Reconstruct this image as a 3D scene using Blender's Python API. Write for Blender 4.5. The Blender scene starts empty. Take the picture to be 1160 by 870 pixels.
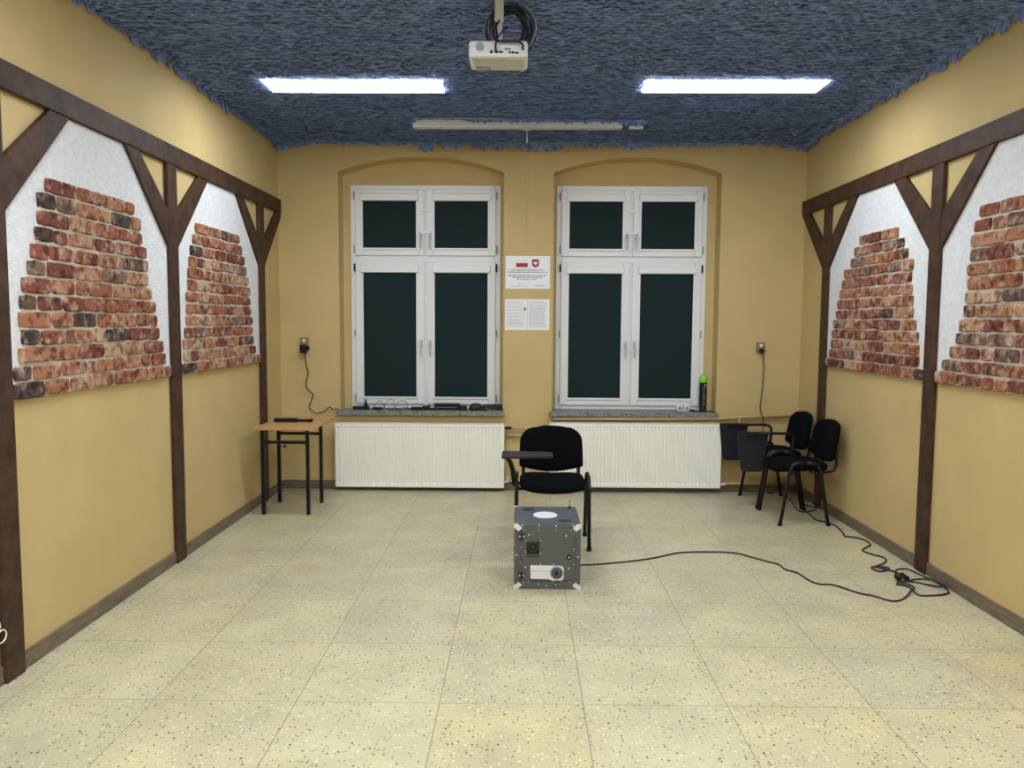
import bpy, bmesh, math, random
from mathutils import Vector, Matrix, noise
random.seed(7)
S = bpy.context.scene
COL = S.collection
PI = math.pi

# ------------------------------------------------------------------ camera, world, exposure
cam_d = bpy.data.cameras.new('camera')
cam = bpy.data.objects.new('camera', cam_d)
COL.objects.link(cam)
S.camera = cam
F_PX, PITCH, YAW, ROLL = 889.5, 0.079375, -0.0115, 0.005906
cam_d.sensor_width = 36.0
cam_d.lens = F_PX * 36.0 / 1160.0
cam_d.clip_start = 0.05
_fw = Vector((math.sin(YAW) * math.cos(PITCH), math.cos(YAW) * math.cos(PITCH), -math.sin(PITCH)))
_rt = Vector((math.cos(YAW), -math.sin(YAW), 0))
_up = _rt.cross(_fw)
_c, _s = math.cos(ROLL), math.sin(ROLL)
_r2 = _c * _rt + _s * _up
_u2 = -_s * _rt + _c * _up
M3 = Matrix((_r2, _u2, -_fw)).transposed()
cam.matrix_world = Matrix.Translation((0, 0, 1.55)) @ M3.to_4x4()

w = bpy.data.worlds.new('world')
S.world = w
w.use_nodes = True
w.node_tree.nodes['Background'].inputs[0].default_value = (0.01, 0.014, 0.02, 1)
w.node_tree.nodes['Background'].inputs[1].default_value = 0.3
S.view_settings.view_transform = 'Standard'
S.view_settings.look = 'None'
S.view_settings.gamma = 1
S.view_settings.use_curve_mapping = False
S.view_settings.exposure = 1.16
LAMP_STRENGTH = 17.5        # the two lamps over the far half
LAMP_STRENGTH_FRONT = 33.0  # the lamps over the camera's half
LAMP_COLOR = (0.86, 0.94, 1.0, 1)

XL, XR, YB, YF, ZC = -2.20, 2.53, 7.15, -2.6, 3.34


# ------------------------------------------------------------------ materials
def mat(name, color, rough=0.6, metal=0.0, spec=0.5, noise_amt=0.0, noise_scale=20.0, bump=0.0, bump_scale=80.0,
        coat=0.0, emit=None, estr=0.0, stretch=None):
    m = bpy.data.materials.new(name)
    m.use_nodes = True
    nt = m.node_tree
    b = nt.nodes['Principled BSDF']
    c = (*color, 1) if len(color) == 3 else color
    b.inputs['Base Color'].default_value = c
    b.inputs['Roughness'].default_value = rough
    b.inputs['Metallic'].default_value = metal
    b.inputs['Specular IOR Level'].default_value = spec
    b.inputs['Coat Weight'].default_value = coat
    tc = nt.nodes.new('ShaderNodeTexCoord')
    src = tc.outputs['Object']
    if stretch:
        mp = nt.nodes.new('ShaderNodeMapping')
        mp.inputs['Scale'].default_value = stretch
        nt.links.new(src, mp.inputs[0])
        src = mp.outputs[0]
    if noise_amt > 0:
        n = nt.nodes.new('ShaderNodeTexNoise')
        n.inputs['Scale'].default_value = noise_scale
        n.inputs['Detail'].default_value = 6
        nt.links.new(src, n.inputs['Vector'])
        r = nt.nodes.new('ShaderNodeValToRGB')
        r.color_ramp.elements[0].position = 0.3
        r.color_ramp.elements[1].position = 0.7
        r.color_ramp.elements[0].color = (*[max(0, v * (1 - noise_amt)) for v in c[:3]], 1)
        r.color_ramp.elements[1].color = (*[min(1, v * (1 + noise_amt)) for v in c[:3]], 1)
        nt.links.new(n.outputs['Fac'], r.inputs[0])
        nt.links.new(r.outputs[0], b.inputs['Base Color'])
    if bump > 0:
        n2 = nt.nodes.new('ShaderNodeTexNoise')
        n2.inputs['Scale'].default_value = bump_scale
        n2.inputs['Detail'].default_value = 5
        nt.links.new(src, n2.inputs['Vector'])
        bp = nt.nodes.new('ShaderNodeBump')
        bp.inputs['Strength'].default_value = bump
        bp.inputs['Distance'].default_value = 0.01
        nt.links.new(n2.outputs['Fac'], bp.inputs['Height'])
        nt.links.new(bp.outputs[0], b.inputs['Normal'])
    if emit:
        b.inputs['Emission Color'].default_value = emit
        b.inputs['Emission Strength'].default_value = estr
    return m


M = {}
M['wall'] = mat('wall_paint', (0.530, 0.395, 0.182), 0.75, spec=0.25, noise_amt=0.05, noise_scale=3, bump=0.12, bump_scale=60)
M['ceiling'] = mat('ceiling_paint', (0.25, 0.25, 0.25), 0.9)
M['plaster'] = mat('white_plaster', (0.72, 0.72, 0.74), 0.9, spec=0.2, noise_amt=0.07, noise_scale=30, bump=0.9, bump_scale=90)
M['timber'] = mat('dark_timber', (0.052, 0.024, 0.013), 0.62, spec=0.3, noise_amt=0.45, noise_scale=14, bump=0.5, bump_scale=30,
                  stretch=(1, 0.8, 0.8))
M['mortar'] = mat('mortar', (0.60, 0.54, 0.45), 0.95, noise_amt=0.15, noise_scale=60, bump=0.8, bump_scale=120)
M['base'] = mat('skirting_wood', (0.150, 0.112, 0.075), 0.5, noise_amt=0.35, noise_scale=9, stretch=(1, 1, 8))
M['upvc'] = mat('white_upvc', (0.72, 0.72, 0.73), 0.35)
M['upvc2'] = mat('grey_seal', (0.22, 0.22, 0.22), 0.6)
M['blind'] = mat('dark_green_blind', (0.008, 0.020, 0.022), 0.8, spec=0.2, noise_amt=0.05, noise_scale=200)
M['granite'] = mat('granite', (0.18, 0.18, 0.165), 0.4, noise_amt=0.75, noise_scale=75)
M['radiator'] = mat('radiator_white', (0.90, 0.88, 0.80), 0.4)
M['pipe'] = mat('painted_pipe', (0.50, 0.36, 0.16), 0.5)
M['black'] = mat('black_plastic', (0.005, 0.005, 0.006), 0.5, spec=0.3)
M['blackmetal'] = mat('black_metal', (0.004, 0.004, 0.005), 0.42, spec=0.35)
M['fabric'] = mat('black_fabric', (0.0022, 0.003, 0.0045), 0.95, spec=0.08, bump=0.3, bump_scale=400)
M['tablet'] = mat('tablet_black', (0.012, 0.013, 0.018), 0.5, spec=0.3)
M['beech'] = mat('beech_laminate', (0.50, 0.27, 0.11), 0.4, noise_amt=0.15, noise_scale=8, stretch=(1, 8, 1))
M['white'] = mat('white_plastic', (0.75, 0.75, 0.73), 0.4)
M['offwhite'] = mat('offwhite_plastic', (0.52, 0.52, 0.49), 0.5)
M['projwhite'] = mat('projector_white', (0.66, 0.69, 0.74), 0.4)
M['screenwhite'] = mat('screen_white', (0.55, 0.57, 0.58), 0.5)
M['paper'] = mat('paper', (0.80, 0.80, 0.82), 0.8)
M['ink'] = mat('ink', (0.10, 0.10, 0.12), 0.8)
M['ink2'] = mat('ink_grey', (0.30, 0.30, 0.33), 0.8)
M['red'] = mat('flag_red', (0.40, 0.02, 0.05), 0.7)
M['grey'] = mat('case_grey', (0.078, 0.084, 0.084), 0.42, noise_amt=0.06, noise_scale=40)
M['greytop'] = mat('case_top', (0.088, 0.095, 0.105), 0.4, noise_amt=0.05, noise_scale=40)
M['greydark'] = mat('case_dark', (0.03, 0.032, 0.035), 0.5)
M['steel'] = mat('steel', (0.70, 0.70, 0.68), 0.4, metal=0.3)
M['lens'] = mat('lens', (0.02, 0.02, 0.022), 0.12)
M['green'] = mat('lime_cap', (0.22, 0.60, 0.03), 0.4)
M['cable'] = mat('cable_dark', (0.014, 0.014, 0.024), 0.45)
M['cablegrey'] = mat('cable_grey', (0.30, 0.30, 0.32), 0.5)
M['brown'] = mat('brown_leather', (0.018, 0.008, 0.007), 0.6)
M['lamp_front'] = mat('lamp_diffuser_front', (0.8, 0.8, 0.8), 0.4, emit=LAMP_COLOR, estr=LAMP_STRENGTH_FRONT)
M['housing'] = mat('lamp_housing', (0.6, 0.6, 0.6), 0.4)
M['lamp'] = mat('lamp_diffuser', (0.8, 0.8, 0.8), 0.4, emit=LAMP_COLOR, estr=LAMP_STRENGTH)
M['sockettan'] = mat('socket_tan', (0.25, 0.17, 0.07), 0.5)
M['cream'] = mat('cream_cord', (0.62, 0.50, 0.28), 0.6)


def net_material():
    m = mat('camouflage_net', (0.052, 0.066, 0.105), 0.85, spec=0.2)
    nt = m.node_tree
    b = nt.nodes['Principled BSDF']
    tc = nt.nodes.new('ShaderNodeTexCoord')
    v = nt.nodes.new('ShaderNodeTexVoronoi')
    v.inputs['Scale'].default_value = 34
    nt.links.new(tc.outputs['Object'], v.inputs['Vector'])
    bp = nt.nodes.new('ShaderNodeBump')
    bp.inputs['Strength'].default_value = 0.6
    bp.inputs['Distance'].default_value = 0.02
    nt.links.new(v.outputs['Distance'], bp.inputs['Height'])
    nt.links.new(bp.outputs[0], b.inputs['Normal'])
    n = nt.nodes.new('ShaderNodeTexNoise')
    n.inputs['Scale'].default_value = 26
    nt.links.new(tc.outputs['Object'], n.inputs['Vector'])
    r = nt.nodes.new('ShaderNodeValToRGB')
    r.color_ramp.elements[0].position = 0.35
    r.color_ramp.elements[0].color = (0.135, 0.200, 0.420, 1)
    r.color_ramp.elements[1].position = 0.65
    r.color_ramp.elements[1].color = (0.225, 0.325, 0.640, 1)
    nt.links.new(n.outputs['Fac'], r.inputs[0])
    nt.links.new(r.outputs[0], b.inputs['Base Color'])
    return m


M['net'] = net_material()


def brick_material():
    m = mat('old_brick', (0.3, 0.1, 0.05), 0.85, spec=0.2)
    nt = m.node_tree
    L = nt.links.new
    b = nt.nodes['Principled BSDF']
    g = nt.nodes.new('ShaderNodeNewGeometry')
    r = nt.nodes.new('ShaderNodeValToRGB')
    cols = [(0.0, (0.290, 0.100, 0.052)), (0.12, (0.380, 0.165, 0.090)), (0.22, (0.175, 0.058, 0.038)), (0.32, (0.420, 0.215, 0.120)),
            (0.42, (0.255, 0.085, 0.048)), (0.50, (0.080, 0.052, 0.048)), (0.54, (0.350, 0.145, 0.078)), (0.66, (0.210, 0.125, 0.092)),
            (0.73, (0.480, 0.310, 0.190)), (0.81, (0.210, 0.064, 0.042)), (0.90, (0.330, 0.120, 0.062)), (0.965, (0.125, 0.072, 0.060))]
    r.color_ramp.interpolation = 'CONSTANT'
    while len(r.color_ramp.elements) < len(cols):
        r.color_ramp.elements.new(0.5)
    for e, (p, c) in zip(r.color_ramp.elements, cols):
        e.position = p
    for e, (p, c) in zip(r.color_ramp.elements, cols):
        e.color = (*c, 1)
    L(g.outputs['Random Per Island'], r.inputs[0])
    tc = nt.nodes.new('ShaderNodeTexCoord')
    n = nt.nodes.new('ShaderNodeTexNoise')
    n.inputs['Scale'].default_value = 13
    n.inputs['Detail'].default_value = 8
    n.inputs['Roughness'].default_value = 0.65
    L(tc.outputs['Object'], n.inputs['Vector'])
    # pale lime wash patches
    r2 = nt.nodes.new('ShaderNodeValToRGB')
    r2.color_ramp.elements[0].position = 0.50
    r2.color_ramp.elements[0].color = (0, 0, 0, 1)
    r2.color_ramp.elements[1].position = 0.66
    r2.color_ramp.elements[1].color = (0.75, 0.75, 0.75, 1)
    L(n.outputs['Fac'], r2.inputs[0])
    mx = nt.nodes.new('ShaderNodeMix')
    mx.data_type = 'RGBA'
    L(r2.outputs[0], mx.inputs['Factor'])
    L(r.outputs[0], mx.inputs[6])
    mx.inputs[7].default_value = (0.58, 0.42, 0.31, 1)
    n3 = nt.nodes.new('ShaderNodeTexNoise')
    n3.inputs['Scale'].default_value = 22
    n3.inputs['Detail'].default_value = 4
    mp = nt.nodes.new('ShaderNodeMapping')
    mp.inputs['Location'].default_value = (5, 3, 1)
    L(tc.outputs['Object'], mp.inputs[0])
    L(mp.outputs[0], n3.inputs['Vector'])
    r3 = nt.nodes.new('ShaderNodeValToRGB')
    r3.color_ramp.elements[0].position = 0.36
    r3.color_ramp.elements[0].color = (0.35, 0.30, 0.30, 1)
    r3.color_ramp.elements[1].position = 0.52
    r3.color_ramp.elements[1].color = (1, 1, 1, 1)
    L(n3.outputs['Fac'], r3.inputs[0])
    mm = nt.nodes.new('ShaderNodeMix')
    mm.data_type = 'RGBA'
    mm.blend_type = 'MULTIPLY'
    mm.inputs['Factor'].default_value = 1
    L(mx.outputs[2], mm.inputs[6])
    L(r3.outputs[0], mm.inputs[7])
    L(mm.outputs[2], b.inputs['Base Color'])
    n2 = nt.nodes.new('ShaderNodeTexNoise')
    n2.inputs['Scale'].default_value = 70
    n2.inputs['Detail'].default_value = 6
    L(tc.outputs['Object'], n2.inputs['Vector'])
    bp = nt.nodes.new('ShaderNodeBump')
    bp.inputs['Strength'].default_value = 0.8
    bp.inputs['Distance'].default_value = 0.012
    L(n2.outputs['Fac'], bp.inputs['Height'])
    L(bp.outputs[0], b.inputs['Normal'])
    return m


M['brick'] = brick_material()


def floor_material():
    m = bpy.data.materials.new('terrazzo_tiles')
    m.use_nodes = True
    nt = m.node_tree
    L = nt.links.new
    N = nt.nodes.new
    b = nt.nodes['Principled BSDF']
    b.inputs['Roughness'].default_value = 0.34
    b.inputs['Specular IOR Level'].default_value = 0.45
    tc = N('ShaderNodeTexCoord')
    mp = N('ShaderNodeMapping')
    T = 0.584816
    mp.inputs['Location'].default_value = (1.492768 / T + 40, -3.08107 / T + 40, 0)
    mp.inputs['Scale'].default_value = (1 / T, 1 / T, 1)
    L(tc.outputs['Object'], mp.inputs[0])

    def vm(op, a, bb=None):
        n = N('ShaderNodeVectorMath')
        n.operation = op
        L(a, n.inputs[0])
        if bb is not None:
            n.inputs[1].default_value = bb
        return n.outputs[0]
    cell = vm('FLOOR', mp.outputs[0])
    frac = vm('FRACTION', mp.outputs[0])
    wn = N('ShaderNodeTexWhiteNoise')
    wn.noise_dimensions = '2D'
    L(cell, wn.inputs['Vector'])
    r = N('ShaderNodeValToRGB')
    els = [(0.0, (0.485, 0.445, 0.31)), (0.3, (0.525, 0.465, 0.29)), (0.55, (0.49, 0.44, 0.305)), (0.8, (0.52, 0.475, 0.31)), (1.0, (0.515, 0.45, 0.265))]
    while len(r.color_ramp.elements) < len(els):
        r.color_ramp.elements.new(0.5)
    for e, (p, c) in zip(r.color_ramp.elements, els):
        e.position = p
    for e, (p, c) in zip(r.color_ramp.elements, els):
        e.color = (*c, 1)
    L(wn.outputs['Value'], r.inputs[0])
    # blotches
    nb = N('ShaderNodeTexNoise')
    nb.inputs['Scale'].default_value = 3.2
    nb.inputs['Detail'].default_value = 5
    L(tc.outputs['Object'], nb.inputs['Vector'])
    rb = N('ShaderNodeValToRGB')
    rb.color_ramp.elements[0].position = 0.3
    rb.color_ramp.elements[0].color = (0.86, 0.85, 0.87, 1)
    rb.color_ramp.elements[1].position = 0.7
    rb.color_ramp.elements[1].color = (1.10, 1.09, 1.02, 1)
    L(nb.outputs['Fac'], rb.inputs[0])

    def mix(fac, a, c2, mode='MIX'):
        x = N('ShaderNodeMix')
        x.data_type = 'RGBA'
        x.blend_type = mode
        if isinstance(fac, float):
            x.inputs['Factor'].default_value = fac
        else:
            L(fac, x.inputs['Factor'])
        L(a, x.inputs[6])
        if isinstance(c2, tuple):
            x.inputs[7].default_value = c2
        else:
            L(c2, x.inputs[7])
        return x.outputs[2]
    col = mix(1.0, r.outputs[0], rb.outputs[0], 'MULTIPLY')

    def chips(scale, thr, seed, prob):
        mpp = N('ShaderNodeMapping')
        mpp.inputs['Location'].default_value = (seed, seed * 1.7, 0)
        L(tc.outputs['Object'], mpp.inputs[0])
        v = N('ShaderNodeTexVoronoi')
        v.voronoi_dimensions = '2D'
        v.inputs['Scale'].default_value = scale
        L(mpp.outputs[0], v.inputs['Vector'])
        sep = N('ShaderNodeSeparateColor')
        L(v.outputs['Color'], sep.inputs[0])
        a = N('ShaderNodeMath')
        a.operation = 'LESS_THAN'
        L(sep.outputs[0], a.inputs[0])
        a.inputs[1].default_value = prob
        sz = N('ShaderNodeMath')
        sz.operation = 'MULTIPLY'
        L(sep.outputs[1], sz.inputs[0])
        sz.inputs[1].default_value = thr
        c = N('ShaderNodeMath')
        c.operation = 'LESS_THAN'
        L(v.outputs['Distance'], c.inputs[0])
        L(sz.outputs[0], c.inputs[1])
        d = N('ShaderNodeMath')
        d.operation = 'MULTIPLY'
        L(a.outputs[0], d.inputs[0])
        L(c.outputs[0], d.inputs[1])
        return d.outputs[0]
    col = mix(chips(60, 0.50, 3.1, 0.25), col, (0.62, 0.56, 0.38, 1))
    col = mix(chips(80, 0.42, 9.4, 0.12), col, (0.40, 0.31, 0.18, 1))
    col = mix(chips(54, 0.31, 1.3, 0.15), col, (0.10, 0.070, 0.045, 1))
    col = mix(chips(95, 0.42, 5.3, 0.12), col, (0.17, 0.12, 0.08, 1))
    # grout
    sx = N('ShaderNodeSeparateXYZ')
    L(frac, sx.inputs[0])

    def near(o):
        a = N('ShaderNodeMath')
        a.operation = 'SUBTRACT'
        L(o, a.inputs[0])
        a.inputs[1].default_value = 0.5
        c = N('ShaderNodeMath')
        c.operation = 'ABSOLUTE'
        L(a.outputs[0], c.inputs[0])
        d = N('ShaderNodeMath')
        d.operation = 'GREATER_THAN'
        L(c.outputs[0], d.inputs[0])
        d.inputs[1].default_value = 0.5 - 0.0036
        return d.outputs[0]
    mxx = N('ShaderNodeMath')
    mxx.operation = 'MAXIMUM'
    L(near(sx.outputs[0]), mxx.inputs[0])
    hy = N('ShaderNodeMath')
    hy.operation = 'MULTIPLY'
    L(near(sx.outputs[1]), hy.inputs[0])
    hy.inputs[1].default_value = 0.8
    L(hy.outputs[0], mxx.inputs[1])
    col = mix(mxx.outputs[0], col, (0.26, 0.20, 0.12, 1))
    L(col, b.inputs['Base Color'])
    return m


M['floor'] = floor_material()


# ------------------------------------------------------------------ mesh helpers
class MB:
    def __init__(self):
        self.v = []
        self.f = []

    def add(self, vs, fs):
        o = len(self.v)
        self.v += [tuple(p) for p in vs]
        self.f += [tuple(i + o for i in f) for f in fs]
        return self

    def box(self, x0, x1, y0, y1, z0, z1):
        return self.add([(x0, y0, z0), (x1, y0, z0), (x1, y1, z0), (x0, y1, z0), (x0, y0, z1), (x1, y0, z1), (x1, y1, z1), (x0, y1, z1)],
                        [(0, 3, 2, 1), (4, 5, 6, 7), (0, 1, 5, 4), (1, 2, 6, 5), (2, 3, 7, 6), (3, 0, 4, 7)])

    def prism(self, pts, axis, a, b):
        """pts: polygon in the two other axes; extruded along axis from a to b"""
        n = len(pts)

        def P(p, t):
            if axis == 0:
                return (t, p[0], p[1])
            if axis == 1:
                return (p[0], t, p[1])
            return (p[0], p[1], t)
        vs = [P(p, a) for p in pts] + [P(p, b) for p in pts]
        fs = [tuple(range(n))[::-1], tuple(range(n, 2 * n))] + [(i, (i + 1) % n, n + (i + 1) % n, n + i) for i in range(n)]
        return self.add(vs, fs)

    def tube(self, pts, r, n=8, closed=False, smooth=0, flat=1.0):
        pts = [Vector(p) for p in pts]
        if smooth:
            out = []
            k = len(pts)
            rng = range(k if closed else k - 1)
            for i in rng:
                p0 = pts[(i - 1) % k] if closed or i > 0 else pts[i]
                p1 = pts[i]
                p2 = pts[(i + 1) % k]
                p3 = pts[(i + 2) % k] if closed or i + 2 < k else p2
                for s in range(smooth):
                    t = s / smooth
                    out.append(0.5 * ((2 * p1) + (-p0 + p2) * t + (2 * p0 - 5 * p1 + 4 * p2 - p3) * t * t + (-p0 + 3 * p1 - 3 * p2 + p3) * t ** 3))
            if not closed:
                out.append(pts[-1])
            pts = out
        k = len(pts)
        rr = r if isinstance(r, (list, tuple)) else [r] * k
        if len(rr) != k:
            rr = [rr[0] + (rr[-1] - rr[0]) * i / (k - 1) for i in range(k)]
        vs = []
        prev = None
        for i, p in enumerate(pts):
            if closed:
                t = (pts[(i + 1) % k] - pts[i - 1]).normalized()
            else:
                t = (pts[min(i + 1, k - 1)] - pts[max(i - 1, 0)]).normalized()
            if prev is None:
                a = Vector((0, 0, 1)) if abs(t.z) < 0.9 else Vector((0, 1, 0))
                u = t.cross(a).normalized()
            else:
                u = (prev - t * prev.dot(t)).normalized()
            prev = u
            v = t.cross(u)
            for j in range(n):
                a = 2 * PI * j / n
                vs.append(p + u * (rr[i] * math.cos(a)) + v * (rr[i] * flat * math.sin(a)))
        fs = []
        for i in range(k if closed else k - 1):
            for j in range(n):
                a = i * n + j
                b = i * n + (j + 1) % n
                c = ((i + 1) % k) * n + (j + 1) % n
                d = ((i + 1) % k) * n + j
                fs.append((a, b, c, d))
        if not closed:
            fs.append(tuple(range(n))[::-1])
            fs.append(tuple((k - 1) * n + j for j in range(n)))
        return self.add(vs, fs)

    def lathe(self, prof, cx, cy, n=24, axis=2, c3=0.0):
        """prof: list of (r, h). axis 2: around z at cx,cy ; axis 1: around y at (cx, z=cy)"""
        vs = []
        for r, h in prof:
            for j in range(n):
                a = 2 * PI * j / n
                if axis == 2:
                    vs.append((cx + r * math.cos(a), cy + r * math.sin(a), h))
                else:
                    vs.append((cx + r * math.cos(a), h, cy + r * math.sin(a)))
        fs = []
        for i in range(len(prof) - 1):
            for j in range(n):
                fs.append((i * n + j, i * n + (j + 1) % n, (i + 1) * n + (j + 1) % n, (i + 1) * n + j))
        fs.append(tuple(range(n))[::-1])
        fs.append(tuple((len(prof) - 1) * n + j for j in range(n)))
        return self.add(vs, fs)

    def obj(self, name, m, parent=None, bevel=0.0, smooth=False, seg=2, subsurf=0):
        me = bpy.data.meshes.new(name)
        me.from_pydata(self.v, [], self.f)
        me.materials.append(M[m] if isinstance(m, str) else m)
        bm = bmesh.new()
        bm.from_mesh(me)
        bmesh.ops.recalc_face_normals(bm, faces=bm.faces)
        bm.to_mesh(me)
        bm.free()
        if smooth:
            for p in me.polygons:
                p.use_smooth = True
        o = bpy.data.objects.new(name, me)
        COL.objects.link(o)
        if parent is not None:
            o.parent = parent
        if bevel > 0:
            md = o.modifiers.new('bevel', 'BEVEL')
            md.width = bevel
            md.segments = seg
            md.limit_method = 'ANGLE'
            md.angle_limit = 0.7
        if subsurf:
            md = o.modifiers.new('sub', 'SUBSURF')
            md.levels = subsurf
            md.render_levels = subsurf
        return o


def tag(o, label=None, cat=None, group=None, kind=None):
    if label:
        o['label'] = label
    if cat:
        o['category'] = cat
    if group:
        o['group'] = group
    if kind:
        o['kind'] = kind
    return o


def struct(o, label=None, cat=None):
    o['kind'] = 'structure'
    if label:
        o['label'] = label
    if cat:
        o['category'] = cat
    return o


def empty(name, loc, label, cat, rz=0.0, group=None, kind=None):
    o = bpy.data.objects.new(name, None)
    o.empty_display_size = 0.1
    COL.objects.link(o)
    o.location = loc
    o.rotation_euler = (0, 0, rz)
    return tag(o, label, cat, group, kind)


def children(o):
    return [c for c in COL.objects if c.parent == o]


def copy_tree(o, parent=None):
    kids = children(o)
    c = o.copy()
    COL.objects.link(c)
    if parent is not None:
        c.parent = parent
    for k in kids:
        copy_tree(k, c)
    return c


def rpoly(cx, cy, w, h, r, n=5):
    """rounded rectangle outline"""
    out = []
    for sx, sy, a0 in ((1, 1, 0), (-1, 1, PI / 2), (-1, -1, PI), (1, -1, 1.5 * PI)):
        for i in range(n + 1):
            a = a0 + PI / 2 * i / n
            out.append((cx + sx * (w / 2 - r) + r * math.cos(a), cy + sy * (h / 2 - r) + r * math.sin(a)))
    return out


# ------------------------------------------------------------------ room shell
b = MB().box(XL - 0.2, XR + 0.2, YF - 0.2, YB + 0.5, -0.1, 0)
struct(b.obj('floor', 'floor'), 'yellowish speckled terrazzo tile floor with thin dark joints', 'floor')
b = MB().box(XL - 0.2, XR + 0.2, YF - 0.2, YB + 0.5, ZC, ZC + 0.1)
struct(b.obj('ceiling', 'ceiling'), 'ceiling slab above the dark netting', 'ceiling')
b = MB().box(XL - 0.2, XL, YF, YB + 0.5, 0, ZC)
struct(b.obj('wall_left', 'wall'), 'tan painted wall on the left behind timber framing', 'wall')
b = MB().box(XR, XR + 0.2, YF, YB + 0.5, 0, ZC)
struct(b.obj('wall_right', 'wall'), 'tan painted wall on the right behind timber framing', 'wall')
b = MB().box(XL, XR, YF - 0.2, YF, 0, ZC)
struct(b.obj('wall_front', 'wall'), 'tan painted wall behind the camera', 'wall')

NICHES = [(-1.655, -0.163), (0.283, 1.780)]
WINS = [(-1.582, -0.195), (0.316, 1.697)]
ZS, ZSPR, ZAP = 0.70, 2.88, 3.015
YN = YB + 0.18     # plane of the niche back
W0, W1 = 0.735, 2.792


def arch(x, x0, x1):
    t = (x - x0) / (x1 - x0) * 2 - 1
    s = ZAP - ZSPR
    c = (x1 - x0) / 2
    R = (c * c + s * s) / (2 * s)
    return ZAP - R + math.sqrt(max(0, R * R - (t * c) ** 2))


b = MB()
b.box(XL, XR, YB, YN, 0, ZS)
xs = XL
for x0, x1 in NICHES:
    b.box(xs, x0, YB, YN, ZS, ZC)
    n = 28
    for i in range(n):
        a, c = x0 + (x1 - x0) * i / n, x0 + (x1 - x0) * (i + 1) / n
        za, zc = arch(a, x0, x1), arch(c, x0, x1)
        b.prism([(a, za), (c, zc), (c, ZC), (a, ZC)], 1, YB, YN)
    xs = x1
b.box(xs, XR, YB, YN, ZS, ZC)
# second skin with the window openings
y0, y1 = YN, YN + 0.25
b.box(XL, XR, y0, y1, 0, W0)
b.box(XL, XR, y0, y1, W1, ZC)
b.box(XL, WINS[0][0], y0, y1, W0, W1)
b.box(WINS[0][1], WINS[1][0], y0, y1, W0, W1)
b.box(WINS[1][1], XR, y0, y1, W0, W1)
struct(b.obj('wall_back', 'wall'), 'tan far wall with two shallow arched window niches', 'wall')

BH = 0.08
struct(MB().box(XL, XL + 0.015, YF, YB, 0, BH).obj('baseboard_left', 'base', bevel=0.003), 'grey brown skirting along the left wall', 'skirting')
struct(MB().box(XR - 0.015, XR, YF, YB, 0, BH).obj('baseboard_right', 'base', bevel=0.003), 'grey brown skirting along the right wall', 'skirting')
struct(MB().box(XL + 0.015, XR - 0.015, YB - 0.015, YB, 0, BH).obj('baseboard_back', 'base', bevel=0.003), 'grey brown skirting along the far wall', 'skirting')


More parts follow.
